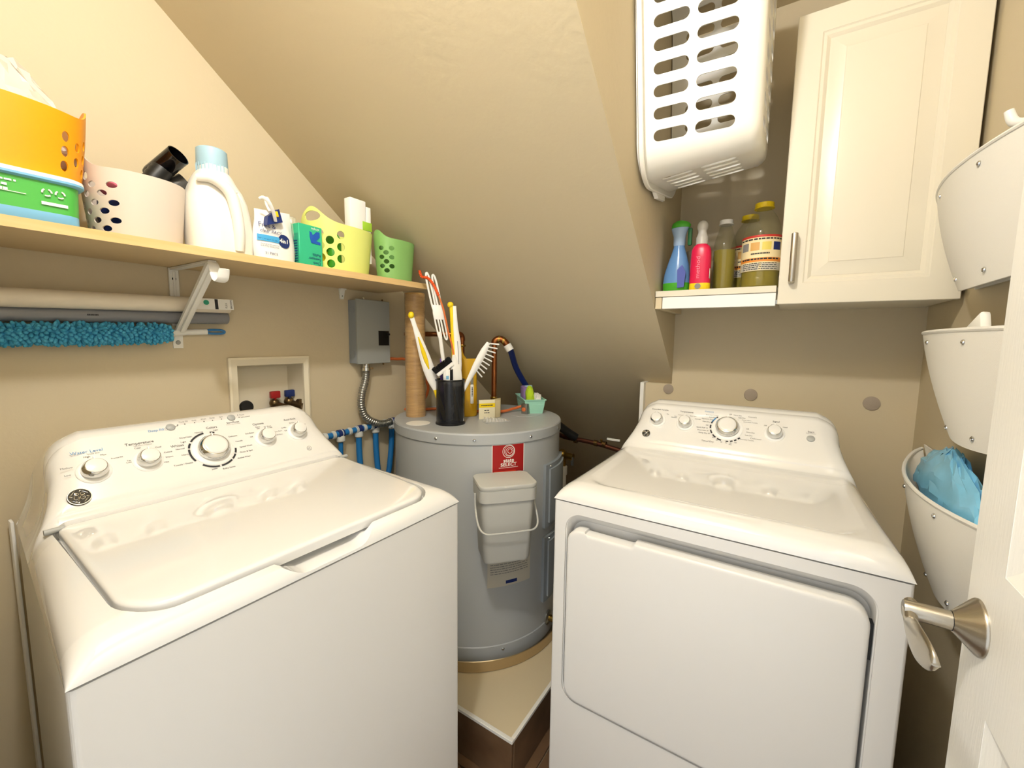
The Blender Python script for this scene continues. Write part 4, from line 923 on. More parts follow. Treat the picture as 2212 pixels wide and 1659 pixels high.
# wipes box below the orange tub
t = thing('wipes_box', 'green and blue plastic box with white lid under the orange tub', 'box', (.12, 1.24, SZ1))
def rbox(x0, x1, y0, y1, r, z): return [(  (x0+x1)/2+x, (y0+y1)/2+y, z) for x, y in rrect((x1-x0)/2, (y1-y0)/2, r, 6)]
G().loft([rbox(-.015, .253, 1.163, 1.325, .022, SZ1), rbox(-.018, .256, 1.160, 1.328, .024, SZ1+.004), rbox(-.018, .256, 1.160, 1.328, .024, SZ1+.020)]).build('blue_base', M_SKY, t)
sl = G().loft([rbox(-.018, .256, 1.160, 1.328, .024, SZ1+.020), rbox(-.02, .258, 1.158, 1.33, .024, SZ1+.075)]).build('green_sleeve', M_GREEN, t)
G().loft([rbox(-.022, .260, 1.156, 1.332, .025, SZ1+.073), rbox(-.027, .266, 1.151, 1.337, .028, SZ1+.076), rbox(-.027, .266, 1.151, 1.337, .028, SZ1+.080)]).build('lid_rim', M_SKY, t)
G().loft([rbox(-.027, .266, 1.151, 1.337, .028, SZ1+.080), rbox(-.026, .265, 1.152, 1.336, .028, SZ1+.086), rbox(-.022, .261, 1.156, 1.332, .026, SZ1+.088)]).build('lid', M_PLAS, t)
Ms = frame((.215, 1.1578, SZ1+.05), (1, 0, 0), (0, 0, 1)); g = bars(bars(G(), Ms @ Matrix.Translation((-.065, .012, .001)), 1, .05, .003, .006), Ms @ Matrix.Translation((-.075, .003, .001)), 2, .05, .004, .0075).box((-.012, -.018, 0), (.022, -.0125, .001), Ms).box((-.06, -.006, 0), (-.03, -.005, .001), Ms)
for ox in (-.004, .013):
    for k in range(3):
        q0 = k*2.094; P = [Ms @ V((ox+.006*math.cos(q0+s*.25), .004+.006*math.sin(q0+s*.25), .001)) for s in range(6)]; g.tube(P, .0014, 5)
g.build('sleeve_print', M_PLAS, sl, flat=True, norm=False, kind='stuff')
tub('orange_tub', 'orange oval plastic tub with round holes stacked on the wipes box', .163, 1.243, SZ1+.0885, .112, .076, .128, .086, .124, M_ORANGE, [(5.42, .66, .0065, .0095), (5.42, .44, .0068, .0098), (5.42, .22, .0068, .0098), (5.68, .57, .006, .009), (5.68, .34, .006, .009), (5.92, .66, .0055, .009), (5.92, .44, .0055, .009), (5.92, .22, .0055, .009), (6.15, .57, .005, .008), (6.15, .34, .005, .008)], ear=.034, group=G_TUB)
# crumpled clear bag in the orange tub
g = G(); rings = []
for k in range(10):
    s = k/9; z = SZ1+.14+.155*s; a = .105*math.cos(s*1.25)+.012
    rings.append([V((.16+a*math.cos(2*PI*i/40)*.98+random.uniform(-.006, .006), 1.243+a*.62*math.sin(2*PI*i/40)+random.uniform(-.006, .006), z+random.uniform(-.007, .007))) for i in range(40)])
g.loft(rings).build('plastic_bag', mat('crinkled_clear_bag', '#f7efe2', .15, alpha=.6, coat=1), sharp=12, label='crumpled clear plastic bag heaped in the orange tub', cat='bag')
tub('milky_tub', 'milky white oval tub with holes holding a black hose nozzle', .368, 1.258, SZ1, .078, .072, .090, .086, .137, M_GREYTUB, [(ph, z, .0095, .0062) for ph, zs in ((4.05, (.76, .505, .252)), (3.8, (.635, .383, .13)), (3.55, (.76, .505, .252)), (3.3, (.635, .383, .13)), (3.06, (.505, .252)), (2.82, (.383, .13))) for z in zs]+[(3.35, .89, .009, .0085)], ear=.034, ears=(PI,), group=G_TUB)
t = thing('blue_cloth', 'dark blue cloth folded inside the milky tub', 'cloth', (.34, 1.258, SZ1+.003))
G().loft([sq_ring(.372, 1.258, .060, .056, SZ1+.004, 2.3, 28), sq_ring(.372, 1.258, .068, .062, SZ1+.05, 2.3, 28), sq_ring(.372, 1.258, .068, .062, SZ1+.085, 2.3, 28), sq_ring(.372, 1.258, .03, .03, SZ1+.092, 2.3, 28)]).jitter(.0012).build('folds', M_NAVY, t)
G().ball((.318, 1.24, SZ1+.112), (.018, .025, .018)).jitter(.001).build('pink_sponge', mat('pink_sponge', '#ef7f98', .8), label='pink sponge peeking through the holes of the milky tub', cat='sponge')
t = thing('vacuum_nozzle', 'black ribbed vacuum hose with open nozzle in the milky tub', 'hose', (.42, 1.26, SZ1+.09))
P = [V((.375, 1.245, SZ1+.10)), V((.395, 1.238, SZ1+.145)), V((.42, 1.232, SZ1+.185)), V((.43, 1.23, SZ1+.20))]
Q, _ = smooth_path(P, [1]*4, 9); G().tube(Q, [.0205+.0014*(k % 2) for k in range(len(Q))], 18).build('ribbed_hose', M_BLACK, t, sharp=80)
def hollow(a, b, r, w_): d = (V(b)-V(a)).length; return G().lathe([(r*.93, 0), (r, d*.1), (r, d), (r-w_, d), (r-w_, d*.3)], a, V(b)-V(a), 28)
hollow((.404, 1.264, SZ1+.163), (.434, 1.198, SZ1+.207), .0225, .002).build('nozzle', M_BLACKG, t)
hollow((.410, 1.262, SZ1+.12), (.462, 1.245, SZ1+.165), .021, .002).build('elbow', mat('dark_grey_plastic', '#4a4743', .35), t)
# detergent jug
t = thing('detergent_jug', 'white detergent jug with pale blue cap on the maple shelf', 'jug', (.525, 1.225, SZ1))
rings = []
for z, a, b, ox in ((0, .066, .05, .002), (.004, .071, .055, .002), (.06, .073, .056, .002), (.10, .072, .055, .0), (.13, .068, .053, -.002), (.155, .060, .048, -.004), (.175, .050, .042, -.004), (.19, .041, .038, -.004), (.196, .036, .035, -.004), (.198, .033, .033, -.004), (.212, .033, .033, -.004)):
    rings.append(sq_ring(.519+ox, 1.226, a*.96, b, SZ1+z, 3.0 if z < .17 else 2.3, 44))
jg = G().loft(rings)
c = G(); c.tube([(.548, 1.18, SZ1+.155), (.566, 1.172, SZ1+.12), (.572, 1.168, SZ1+.06), (.572, 1.168, SZ1-.02)], [.004, .006, .005, .004], 8, sub=3)
c2 = G().ball((.482, 1.166, SZ1+.10), (.026, .010, .062), 20, 12, None)
jg.cut(c); jg.cut(c2); jg.build('bottle', mat('cream_white_plastic', '#f3efe4', .38), t, sharp=45)
G().tube([(.462, 1.184, SZ1+.165), (.49, 1.170, SZ1+.168), (.522, 1.163, SZ1+.145), (.535, 1.162, SZ1+.10), (.54, 1.163, SZ1+.05), (.541, 1.17, SZ1+.01)], [.008, .012, .0135, .013, .012, .010], 12, sub=4).build('handle', MATS['cream_white_plastic'], t, sharp=60)
cp = G().lathe([(.0325, SZ1+.208), (.0335, SZ1+.211), (.0325, SZ1+.25), (.029, SZ1+.253), (.001, SZ1+.2535)], (.514, 1.226, 0), seg=40).build('cap', M_CAPB, t)
for k in range(26):
    q = 2*PI*k/26; G().box((-.0012, -.0008, 0), (.0012, .0008, .034), frame((.514+.0335*math.cos(q), 1.226+.0335*math.sin(q), SZ1+.214), (-math.sin(q), math.cos(q), 0), (math.cos(q), math.sin(q), 0))).build('grip_rib', M_CAPB, cp)
t = thing('air_freshener', 'small teal bottle cap between the milky tub and the jug', 'bottle', (.448, 1.30, SZ1))
G().lathe([(.018, 0), (.02, .004), (.02, .035), (.012, .045), (.010, .052)], (.452, 1.335, SZ1), seg=20).build('body', M_CLEAR, t); G().lathe([(.011, .05), (.011, .066)], (.452, 1.335, SZ1), seg=16).build('cap', M_TEALD, t)
# white pouch with clip
t = thing('detergent_pouch', 'white printed detergent pouch closed with a blue clip', 'pouch', (.632, 1.195, SZ1))
Mp = frame((.640, 1.192, SZ1), (1, .12, 0), (0, 0, 1))          # x right, y up, z towards the viewer
rings = []; ny = 12; nx = 16
for j in range(ny+1):
    s = j/ny; th_ = .026*(1-s)**.6+.0018
    w_ = .055+.003*math.sin(s*5)
    row = []
    for i in range(2*nx):
        q = 2*PI*i/(2*nx); x = w_*math.cos(q); zz = th_*math.copysign(abs(math.sin(q))**.8, math.sin(q))
        zz += .0022*math.sin(x*170+s*9)*math.sin(s*7) if s > .45 else 0
        row.append((x, .134*s+(.006*math.cos(q) if s > .9 else 0), zz))
    rings.append(row)
po = G().loft(rings, M=Mp).build('pouch', mat('white_pouch_film', '#f1eee8', .3), t, sharp=50)
def pouch_map(g, lift=.0012):
    for v in g.bm.verts:
        x, y, z = v.co; sy = y/.134; th_ = .026*(1-sy)**.6+.0018
        v.co = Mp @ V((x, y, z+lift+th_*max(0, 1-(x/.062)**2)**.4+(.0022 if sy > .45 else 0)))
    return g
g = G()
for k in range(10): g.face([(-.056+.0056*k, .047, 0), (-.0504+.0056*k, .047, 0), (-.0504+.0056*k, .063, 0), (-.056+.0056*k, .063, 0)])
pouch_map(g).build('blue_stripe', mat('azure_print', '#4aa7dc', .4), po, norm=False)
g = G()
for k in range(28):
    q, q2 = 2*PI*k/28, 2*PI*(k+1)/28; g.face([(.014, .055, 0), (.014+.018*math.cos(q), .055+.018*math.sin(q), 0), (.014+.018*math.cos(q2), .055+.018*math.sin(q2), 0)])
pouch_map(g, .0016).build('navy_roundel', M_NAVY, po, norm=False)
pouch_map(G().text('4in1', .0155, Matrix.Translation((.014, .0555, 0)), ext=.0004), .002).build('roundel_text', M_FOAM, po, flat=True, norm=False, kind='stuff')
g = G().text('Free &', .0165, Matrix.Translation((-.052, .088, 0)), 'LEFT').text('clear PACS', .0125, Matrix.Translation((-.05, .0735, 0)), 'LEFT', shear=.3).text('ORIGINAL', .0105, Matrix.Translation((-.03, .055, 0))).text('detergent for everyone\nand every laundry load', .005, Matrix.Translation((-.05, .037, 0)), 'LEFT').text('31 PACS', .009, Matrix.Translation((-.042, .016, 0)), 'LEFT')
pouch_map(g, .002).build('pouch_lettering', M_NAVY, po, flat=True, norm=False, kind='stuff')
t = thing('bag_clip', 'navy blue clip with white loop handles on the pouch', 'clip', Mp @ V((-.015, .11, .01)))
Mc = Mp @ Matrix.Translation((-.018, .110, .016)) @ Matrix.Rotation(.25, 4, 'Z')
G().loft([[(-.024, -.018, -.006), (.024, -.012, -.006), (.024, -.012, .012), (-.024, -.018, .012)], [(-.012, .004, -.008), (.026, .022, -.008), (.026, .022, .008), (-.012, .004, .008)]], M=Mc).build('jaw', M_NAVY, t)
G().box((.004, .002, .008), (.018, .016, .011), Mc, bev=.001).build('yellow_spring', M_YEL, t)
G().tube([Mc @ V(p) for p in ((0, -.010, .016), (-.010, .012, .03), (-.020, .034, .036), (-.028, .046, .030), (-.034, .044, .022))], [.004, .0045, .005, .0045, .003], 10, sub=4, flat=(1, .45)).build('loop_handle', M_PLAS, t)
G().tube([Mc @ V(p) for p in ((.006, .018, -.004), (.004, .034, -.008), (.006, .048, -.008), (.012, .050, -.008), (.014, .036, -.006), (.012, .018, -.004))], .0032, 8, sub=4).build('loop_handle', M_PLAS, t)
# teal refill box and clear bag
Mg = frame((.702, 1.176, SZ1), (1, .05, 0), (-.05, 1, 0))
t = thing('refill_box', 'teal cardboard refill box standing upside down before the lime tub', 'box', Mg @ V((.037, .03, 0)))
G().box((0, 0, 0), (.074, .062, .118), Mg @ Matrix.Rotation(.0, 4, 'X'), bev=.0015, seg=1).build('carton', M_TEAL, t)
side = G().box((-.0006, .003, .004), (.0004, .059, .09), Mg).build('side_print', M_TEALD, t)
for k in range(9): G().box((-.0012, .008, .012+k*.007), (-.0002, .052-.003*(k % 3), .0145+k*.007), Mg).build('print_line', M_NAVY, side)
Mf = Mg @ frame((.037, -.0008, .059), (1, 0, 0), (0, 0, 1)); Mf180 = Mf @ Matrix.Rotation(PI, 4, 'Z')
G().prism([(-.016, -.004), (-.012, -.020), (.018, -.022), (.018, -.014), (.004, -.012), (.016, .0), (.016, .014), (.006, .014), (-.006, .002), (-.010, .010), (-.016, .012)], -.0002, .0006, Mf @ Matrix.Translation((.012, .030, 0))).build('arrow_logo', mat('royal_blue', '#1f57b5', .4), t)
G().text('XL Dry\nCloth\nSweeper\nRefills', .0115, Mf180 @ Matrix.Translation((-.03, .040, .0004)), 'LEFT').build('carton_lettering', M_NAVY, t, flat=True, norm=False, kind='stuff')
G().text('simple', .010, Mf180 @ Matrix.Translation((-.014, -.05, .0004))).build('white_lettering', M_FOAM, t, flat=True, norm=False, kind='stuff')
g = G(); rings = []
for k in range(9):
    s = k/8; rings.append([V((.692+(.012+.010*math.sin(s*3))*math.cos(2*PI*i/20)+random.uniform(-.002, .002)+.01*s, 1.225+(.034-.012*s)*math.sin(2*PI*i/20)+random.uniform(-.003, .003), SZ1+.001+.135*s)) for i in range(20)])
g.loft(rings).build('clear_bag', mat('thin_clear_film', '#f4efe0', .1, alpha=.3, coat=1), sharp=15, label='thin clear plastic bag between the pouch and the teal box', cat='bag')
lime = tub('lime_tub', 'lime yellow oval tub with loop handle and round holes', .872, 1.238, SZ1, .096, .068, .112, .080, .140, M_LIME, [(ph, z, .0118, .0122) for ph, zs in ((4.36, (.77, .52, .27)), (4.02, (.64, .39, .15)), (3.68, (.77, .52, .27))) for z in zs]+[(3.42, 1.12, .027, .0145)], ear=.044, ears=(3.42,), earw=.52, group=G_TUB)
t = thing('bleach_pen_box', 'white box with green square standing in the lime tub', 'box', (.925, 1.21, SZ1+.004))
G().box((.888, 1.196, SZ1+.004), (.948, 1.226, SZ1+.243), bev=.002).build('carton', M_PLAS, t)
G().box((.950, 1.197, SZ1+.045), (.969, 1.216, SZ1+.228), bev=.002).build('narrow_carton', M_PLAS, t); G().box((.934, 1.1945, SZ1+.150), (.9705, 1.217, SZ1+.178), bev=.001).build('green_square', mat('leaf_green', '#9cc83a', .4), t)
G().lathe([(.022, 0), (.023, .003), (.023, .10), (.015, .115)], (.845, 1.226, SZ1+.004), seg=22).build('green_can', M_GREENB, label='green can standing inside the lime tub', cat='can')
G().lathe([(.02, 0), (.021, .003), (.021, .055), (.013, .062)], (.80, 1.228, SZ1+.004), seg=22).build('yellow_can', M_YEL, label='small yellow can standing inside the lime tub', cat='can')
tub('green_tub', 'green oval tub with round holes at the end of the shelf', 1.068, 1.196, SZ1, .066, .044, .078, .052, .135, M_GREENT, [(ph, z, .0092, .0075) for ph, zs in ((4.05, (.76, .54, .32)), (3.72, (.65, .43, .21)), (3.4, (.76, .54, .32))) for z in zs], ear=.028, ears=(PI,), earw=.5, group=G_TUB)

# ------------------------------------------------------------------ right hand shelf, cabinet, bottles
CXF = 1.43
t = thing('white_shelf', 'short white shelf between the stair wall and the cabinet', 'shelf', (1.6, .2, 1.44))
G().box((CXF, .034, 1.478), (WB-.001, WC-.002, 1.497), bev=.001, seg=1).build('board', M_CAB, t); G().box((CXF+.004, .034, 1.440), (CXF+.022, .348, 1.4775), bev=.001, seg=1).build('front_rail', M_PLAS, t)
G().box((CXF+.004, .350, 1.440), (WB-.002, WC-.002, 1.4775), bev=.001, seg=1).build('wall_cleat', M_PANEL, t)
CL, CRr, CZ0, CZ1 = .030, -.342, 1.447, 2.196
t = thing('wall_cabinet', 'white wall cabinet with raised panel door above the dryer', 'cabinet', (1.6, -.155, CZ0))
G().box((CXF+.022, CRr, CZ0), (WB-.001, CL-.004, CZ1), bev=.001, seg=1).build('carcass', M_CAB, t)
MC = frame((CXF+.020, CL, CZ0-.003), (0, -1, 0), (0, 0, 1)); DW, DH = CL-CRr-.002, CZ1-CZ0+.004
g = G().box((0, 0, 0), (DW, DH, .020), MC, bev=.0015, seg=1)
p0, p1, q0, q1 = .056, DW-.058, .056, DH-.056
def rect(d, z): return [(p0+d, q0+d, z), (p1-d, q0+d, z), (p1-d, q1-d, z), (p0+d, q1-d, z)]
g.cut(G().loft([rect(0, .03), rect(0, .0195), rect(.003, .0175), rect(.010, .0168), rect(.018, .0115)], M=MC))
dr_ = g.build('door', M_CAB, t, sharp=14)
G().loft([rect(.0185, .0095), rect(.0185, .0122), rect(.022, .0126), rect(.052, .0185), rect(.0535, .0196), rect(.056, .0200)], M=MC).build('raised_panel', M_CAB, dr_, sharp=14)
hM = MC @ Matrix.Translation((.030, .058, .020)); hn = G()
G().tube([hM @ V(p) for p in ((0, 0, .001), (0, .002, .020), (0, .012, .026), (0, .118, .026), (0, .128, .020), (0, .130, .001))], .0075, 10, sub=3, flat=(1, .5), up=(0, 1, 0)).build('bar_handle', M_NICKEL, dr_)
for z in (.26, .55): G().lathe([(.003, 0), (.003, .0012)], (CXF+.03, CL-.0035, CZ0+z), (0, 1, 0), 8).build('hole_plug', M_INKG, t)
G().lathe([(.006, 0), (.006, .004)], (CXF+.012, CL+.002, CZ0+.004), (-1, 0, 0), 10).build('rail_bolt', M_STEEL, t)

B0 = 1.4972
# blue and green spray bottle
t = thing('spray_bottle', 'blue spray bottle with green base and green trigger top', 'bottle', (1.50, .322, B0))
c = (1.50, .322)
prof = ((0, .036, .024, 0), (.004, .041, .027, 0), (.03, .0425, .028, 0), (.06, .040, .027, .001), (.09, .034, .024, .003), (.12, .025, .019, .004), (.145, .0175, .0165, .004), (.152, .0165, .016, .004))
def ringb(z, wy, wx, off): return [V((c[0]+wx*math.cos(2*PI*i/32), c[1]-off+wy*math.sin(2*PI*i/32), B0+z)) for i in range(32)]
G().loft([ringb(*p) for p in prof if p[0] <= .03]).build('green_base', M_GREENB, t); bt = G().loft([ringb(*p) for p in prof if p[0] >= .03]).build('bottle', M_SPRAYB, t, sharp=50)
G().loft([[V((c[0]-.0305+.0, c[1]-.010-x, B0+z)) for x, z in ((0, .012), (.020, .014), (.024, .06), (.012, .085), (-.002, .07))], [V((c[0]-.026, c[1]-.010-x, B0+z)) for x, z in ((0, .012), (.020, .014), (.024, .06), (.012, .085), (-.002, .07))]]).build('label', mat('indigo_label', '#4a58a8', .4), bt)
hd = G().loft([[V((c[0]+wx*math.cos(2*PI*i/24), c[1]-.002-o+wy*math.sin(2*PI*i/24), B0+z)) for i in range(24)] for z, wy, wx, o in ((.150, .017, .0165, .002), (.155, .0185, .018, .002), (.18, .019, .018, .002), (.195, .023, .018, .001), (.205, .027, .017, .002), (.212, .027, .016, .004))]).build('sprayer_head', mat('pale_blue_plastic', '#9cb4d0', .4), t)
G().loft([[V((c[0]+wx*math.cos(2*PI*i/24), c[1]-.004-o+wy*math.sin(2*PI*i/24), B0+z)) for i in range(24)] for z, wy, wx, o in ((.208, .029, .0185, .002), (.216, .030, .0185, .003), (.224, .026, .016, .002), (.230, .012, .010, 0))]).build('green_top', M_GREENB, hd)
G().box((c[0]-.006, c[1]-.042, B0+.150), (c[0]+.006, c[1]-.030, B0+.205), bev=.003).build('trigger', mat('dark_green_plastic', '#1f6a3a', .4), hd)
# red foaming bottle
t = thing('soap_bottle', 'crimson soap bottle with clear pump cap and yellow base band', 'bottle', (1.47, .243, B0))
c = (1.475, .245)
def ring2(z, wy, wx): return [V((c[0]+wx*math.copysign(abs(math.cos(2*PI*i/32))**.75, math.cos(2*PI*i/32)), c[1]+wy*math.copysign(abs(math.sin(2*PI*i/32))**.75, math.sin(2*PI*i/32)), B0+z)) for i in range(32)]
G().loft([ring2(0, .028, .02), ring2(.003, .0305, .022), ring2(.022, .0305, .022)]).build('yellow_band', M_YEL, t)
bd = G().loft([ring2(.022, .0305, .022), ring2(.10, .030, .022), ring2(.125, .0285, .021), ring2(.136, .024, .0185), ring2(.142, .0165, .016), ring2(.145, .0155, .0155)]).build('bottle', M_REDP, t, sharp=50)
G().text('method', .017, frame((c[0]-.0226, c[1]+.004, B0+.07), (0, 0, 1), (0, 1, 0)), wx=1.3).build('lettering', mat('pale_pink_print', '#f08aa0', .5), bd, flat=True, norm=False, kind='stuff')
G().box((c[0]-.019, c[1]-.0305, B0+.035), (c[0]-.004, c[1]-.0292, B0+.065)).build('barcode_patch', M_LABELP, bd)
G().lathe([(.009, 0), (.009, .001)], (c[0]-.0222, c[1]+.002, B0+.012), (-1, 0, 0), 18).build('grey_dot', M_INKG, t)
pc = G().lathe([(.0175, .143), (.0175, .165), (.0155, .168), (.0125, .180), (.013, .186)], (c[0], c[1], B0), seg=24).build('pump_cap', mat('frosted_plastic', '#dcd8cf', .35, trans=.35), t)
G().ball((c[0], c[1], B0+.198), (.0165, .0165, .019)).build('pump_head', MATS['frosted_plastic'], pc)
# oil bottles
def oil_bottle(cx, cy, r, h, neck, cap_m, fill, name, label, lab=False):
    t = thing(name, label, 'bottle', (cx, cy, B0), 'clear bottles of yellow cooking oil')
    P = [(r*.9, 0), (r, .006), (r*1.0, h*.12), (r*.96, h*.14), (r, h*.16), (r, h*.62), (r*.98, h*.66), (r*.88, h*.74), (r*.66, h*.84), (neck*1.25, h*.90), (neck, h*.92), (neck, h*.95)]
    G().lathe(P, (cx, cy, B0), seg=32, caps=(True, False)).build('bottle', M_CLEARB, t, sharp=60)
    G().lathe([(r*.86, .003), (r*.95, .008), (r*.93, h*.14), (r*.95, h*.17), (r*.95, fill)], (cx, cy, B0), seg=32).build('oil', M_OIL, t)
    cp = G().lathe([(neck*1.25, h*.945), (neck*1.3, h*.95), (neck*1.3, h*.995), (neck*1.15, h), (.0005, h)], (cx, cy, B0), seg=28).build('cap', cap_m, t)
    G().lathe([(neck*1.4, h*.935), (neck*1.4, h*.943)], (cx, cy, B0), seg=28).build('neck_ring', cap_m, t)
    if lab:
        def band(z0, z1, m, nm, par, rr_=1.004, a0=110, a1=250):
            n = 24; rings = []
            for i in range(n+1):
                q = math.radians(a0+(a1-a0)*i/n); rings.append([V((cx+r*k*math.cos(q), cy+r*k*math.sin(q), B0+h*z)) for k, z in ((rr_, z0), (rr_+.008, z0), (rr_+.008, z1), (rr_, z1))])
            return G().loft(rings).build(nm, m, par)
        L = band(.20, .60, M_LBLCR, 'label', t, a0=90, a1=270)
        band(.575, .60, mat('label_red', '#c2372c', .5), 'label_stripe', L, 1.012, 90, 270); band(.30, .345, M_LBLOR, 'label_stripe', L, 1.012, 105, 255); band(.205, .285, M_LABELP, 'label_block', L, 1.012, 112, 178); band(.205, .285, M_LABELP, 'label_block', L, 1.012, 184, 248)
        for k, m in enumerate((M_INKG, mat('label_tan', '#d8a860', .5), mat('label_yellow', '#e8d46a', .5), M_NAVY)): band(.43, .52, m, 'label_picture', L, 1.012, 118+k*33, 118+k*33+26)
        g = G()
        for z, rows, wd, hh in ((.548, 1, .13, .0042), (.385, 1, .05, .004), (.322, 1, .11, .0045), (.278, 4, .10, .0022)): bars(g, Matrix.Translation((0, h*z, 0)), rows, wd, hh, .0055, 12)
        for v in g.bm.verts:
            q = PI+v.co.x/r*1.0; q = max(math.radians(100), min(math.radians(260), q)); v.co = V((cx+r*1.026*math.cos(q), cy+r*1.026*math.sin(q), B0+v.co.y))
        g.build('label_print', M_INK, L, flat=True, norm=False, kind='stuff')
    return t
oil_bottle(1.57, .190, .034, .232, .0155, M_PLASM, .135, 'oil_bottle', 'slim clear bottle of olive coloured oil with white cap')
oil_bottle(1.53, .083, .0535, .258, .0195, M_YEL, .09, 'oil_jug', 'large labelled bottle of yellow oil with yellow cap beside the cabinet', True)
oil_bottle(1.655, .128, .0535, .258, .0195, M_YEL, .09, 'oil_jug', 'second labelled oil bottle standing behind the large one near the wall', True)
G().lathe([(.024, 0), (.030, .13), (.033, .15), (.031, .152), (.029, .14), (.022, .003)], (1.62, .285, B0), seg=26).build('frosted_cup', MATS['frosted_plastic'], label='frosted plastic cup behind the crimson bottle', cat='cup')

# ------------------------------------------------------------------ laundry basket hung on the stair wall
ta = math.radians(10)
aL = V((-math.sin(ta), 0, math.cos(ta))); aS = V((math.cos(ta), 0, math.sin(ta)))
KB = frame(V((1.327, WC-.003, 2.085)), aS, aL, V((0, -1, 0)))        # x short side (away), y long side (up), z depth out of the wall
hs, hl, DB = .198, .285, .285
def brr(a, b, r, z): return [(x, y, z) for x, y in rrect(a, b, r, 8)]
def bset(d, off):
    f = d/DB; return brr(hs-.034*f-off, hl-.030*f-off, max(.015, .085-.03*f-off), d)
rings = [bset(.0, 0), bset(.03, 0), bset(.10, 0), bset(.20, 0), bset(DB-.022, 0), brr(hs-.037, hl-.033, .055, DB-.012), brr(hs-.046, hl-.042, .05, DB-.003), brr(hs-.06, hl-.056, .04, DB), brr(hs-.06, hl-.056, .04, DB-.004), brr(hs-.046, hl-.044, .05, DB-.008)] + [bset(d, .0035) for d in (DB-.022, .20, .10, .03, .0)]
# the shell is a closed wall: close the floor between the two inner rings
g = G(); R = [g.verts(r, KB) for r in rings[:8]]; n = len(R[0])
R2 = [g.verts(r, KB) for r in rings[8:]]
for L in (R, R2):
    for a, b in zip(L, L[1:]):
        for i in range(n): g.bm.faces.new((a[i], a[(i+1) % n], b[(i+1) % n], b[i]))
g.bm.faces.new(R[-1]); g.bm.faces.new(R2[0])
for i in range(n): g.bm.faces.new((R[0][i], R[0][(i+1) % n], R2[-1][(i+1) % n], R2[-1][i]))
def stadium(cx_, cy_, L, r, n=8): return [(cx_+L/2-r+r*math.cos(math.radians(-90+180*i/n)), cy_+r*math.sin(math.radians(-90+180*i/n))) for i in range(n+1)]+[(cx_-L/2+r+r*math.cos(math.radians(90+180*i/n)), cy_+r*math.sin(math.radians(90+180*i/n))) for i in range(n+1)]
c1 = G()
for row in range(9):
    yy = -hl+.095+.0505*row
    for cd, L in ((.083, .082), (.185, .088)): c1.prism(stadium(cd, yy, L, .0135), -.3, .3, KB @ frame((0, 0, 0), (0, 0, 1), (0, 1, 0), (1, 0, 0)))
c2 = G()
for col in range(5):
    xx = -.10+.05*col
    for cd, L in ((.083, .082), (.185, .088)): c2.prism(stadium(cd, xx, L, .0125), -.4, .4, KB @ frame((0, 0, 0), (0, 0, 1), (1, 0, 0), (0, 1, 0)))
c3 = G()
for row in range(9):
    for cx_ in (-.065, .065): c3.prism(stadium(cx_, -hl+.095+.0505*row, .10, .0135), DB-.03, DB+.03, KB)
g.cut(c1); g.cut(c2); g.cut(c3)
t = thing('laundry_basket', 'white slotted laundry basket hanging sideways on the stair wall', 'laundry basket', KB @ V((0, -hl, .1)))
g.build('basket_shell', mat('white_basket_plastic', '#f4f1e8', .3, sss=.08), t, sharp=35)
prof = [(0, .004), (.012, .002), (.020, .006), (.022, .016), (.019, .018), (.016, .010), (.008, .007), (0, .009)]
rl = []
for o_, z_ in prof:
    pts = rrect(hs+o_-.001, hl+o_-.001, .085+o_, 8); rl.append([(x, y, z_+.005*math.sin(y*11+.6)**2*(1 if x < 0 else .3)) for x, y in pts])
G().loft(rl+[rl[0]], (False, False), M=KB).build('rolled_rim', MATS['white_basket_plastic'], t, sharp=50)
for sy in (-1, 1): G().loft([[(x, sy*(hl+.012), z) for x, z in ((-.07, .004), (.07, .004), (.06, .012), (-.06, .012))], [(x, sy*(hl+.036), z) for x, z in ((-.045, .006), (.05, .006), (.04, .016), (-.035, .016))]], M=KB).build('end_grip', MATS['white_basket_plastic'], t)
G().box((-.1, -.004, .0), (.1, .004, .002), KB @ Matrix.Translation((0, hl-.04, 0))).build('hook_strip', M_PLASM, t)

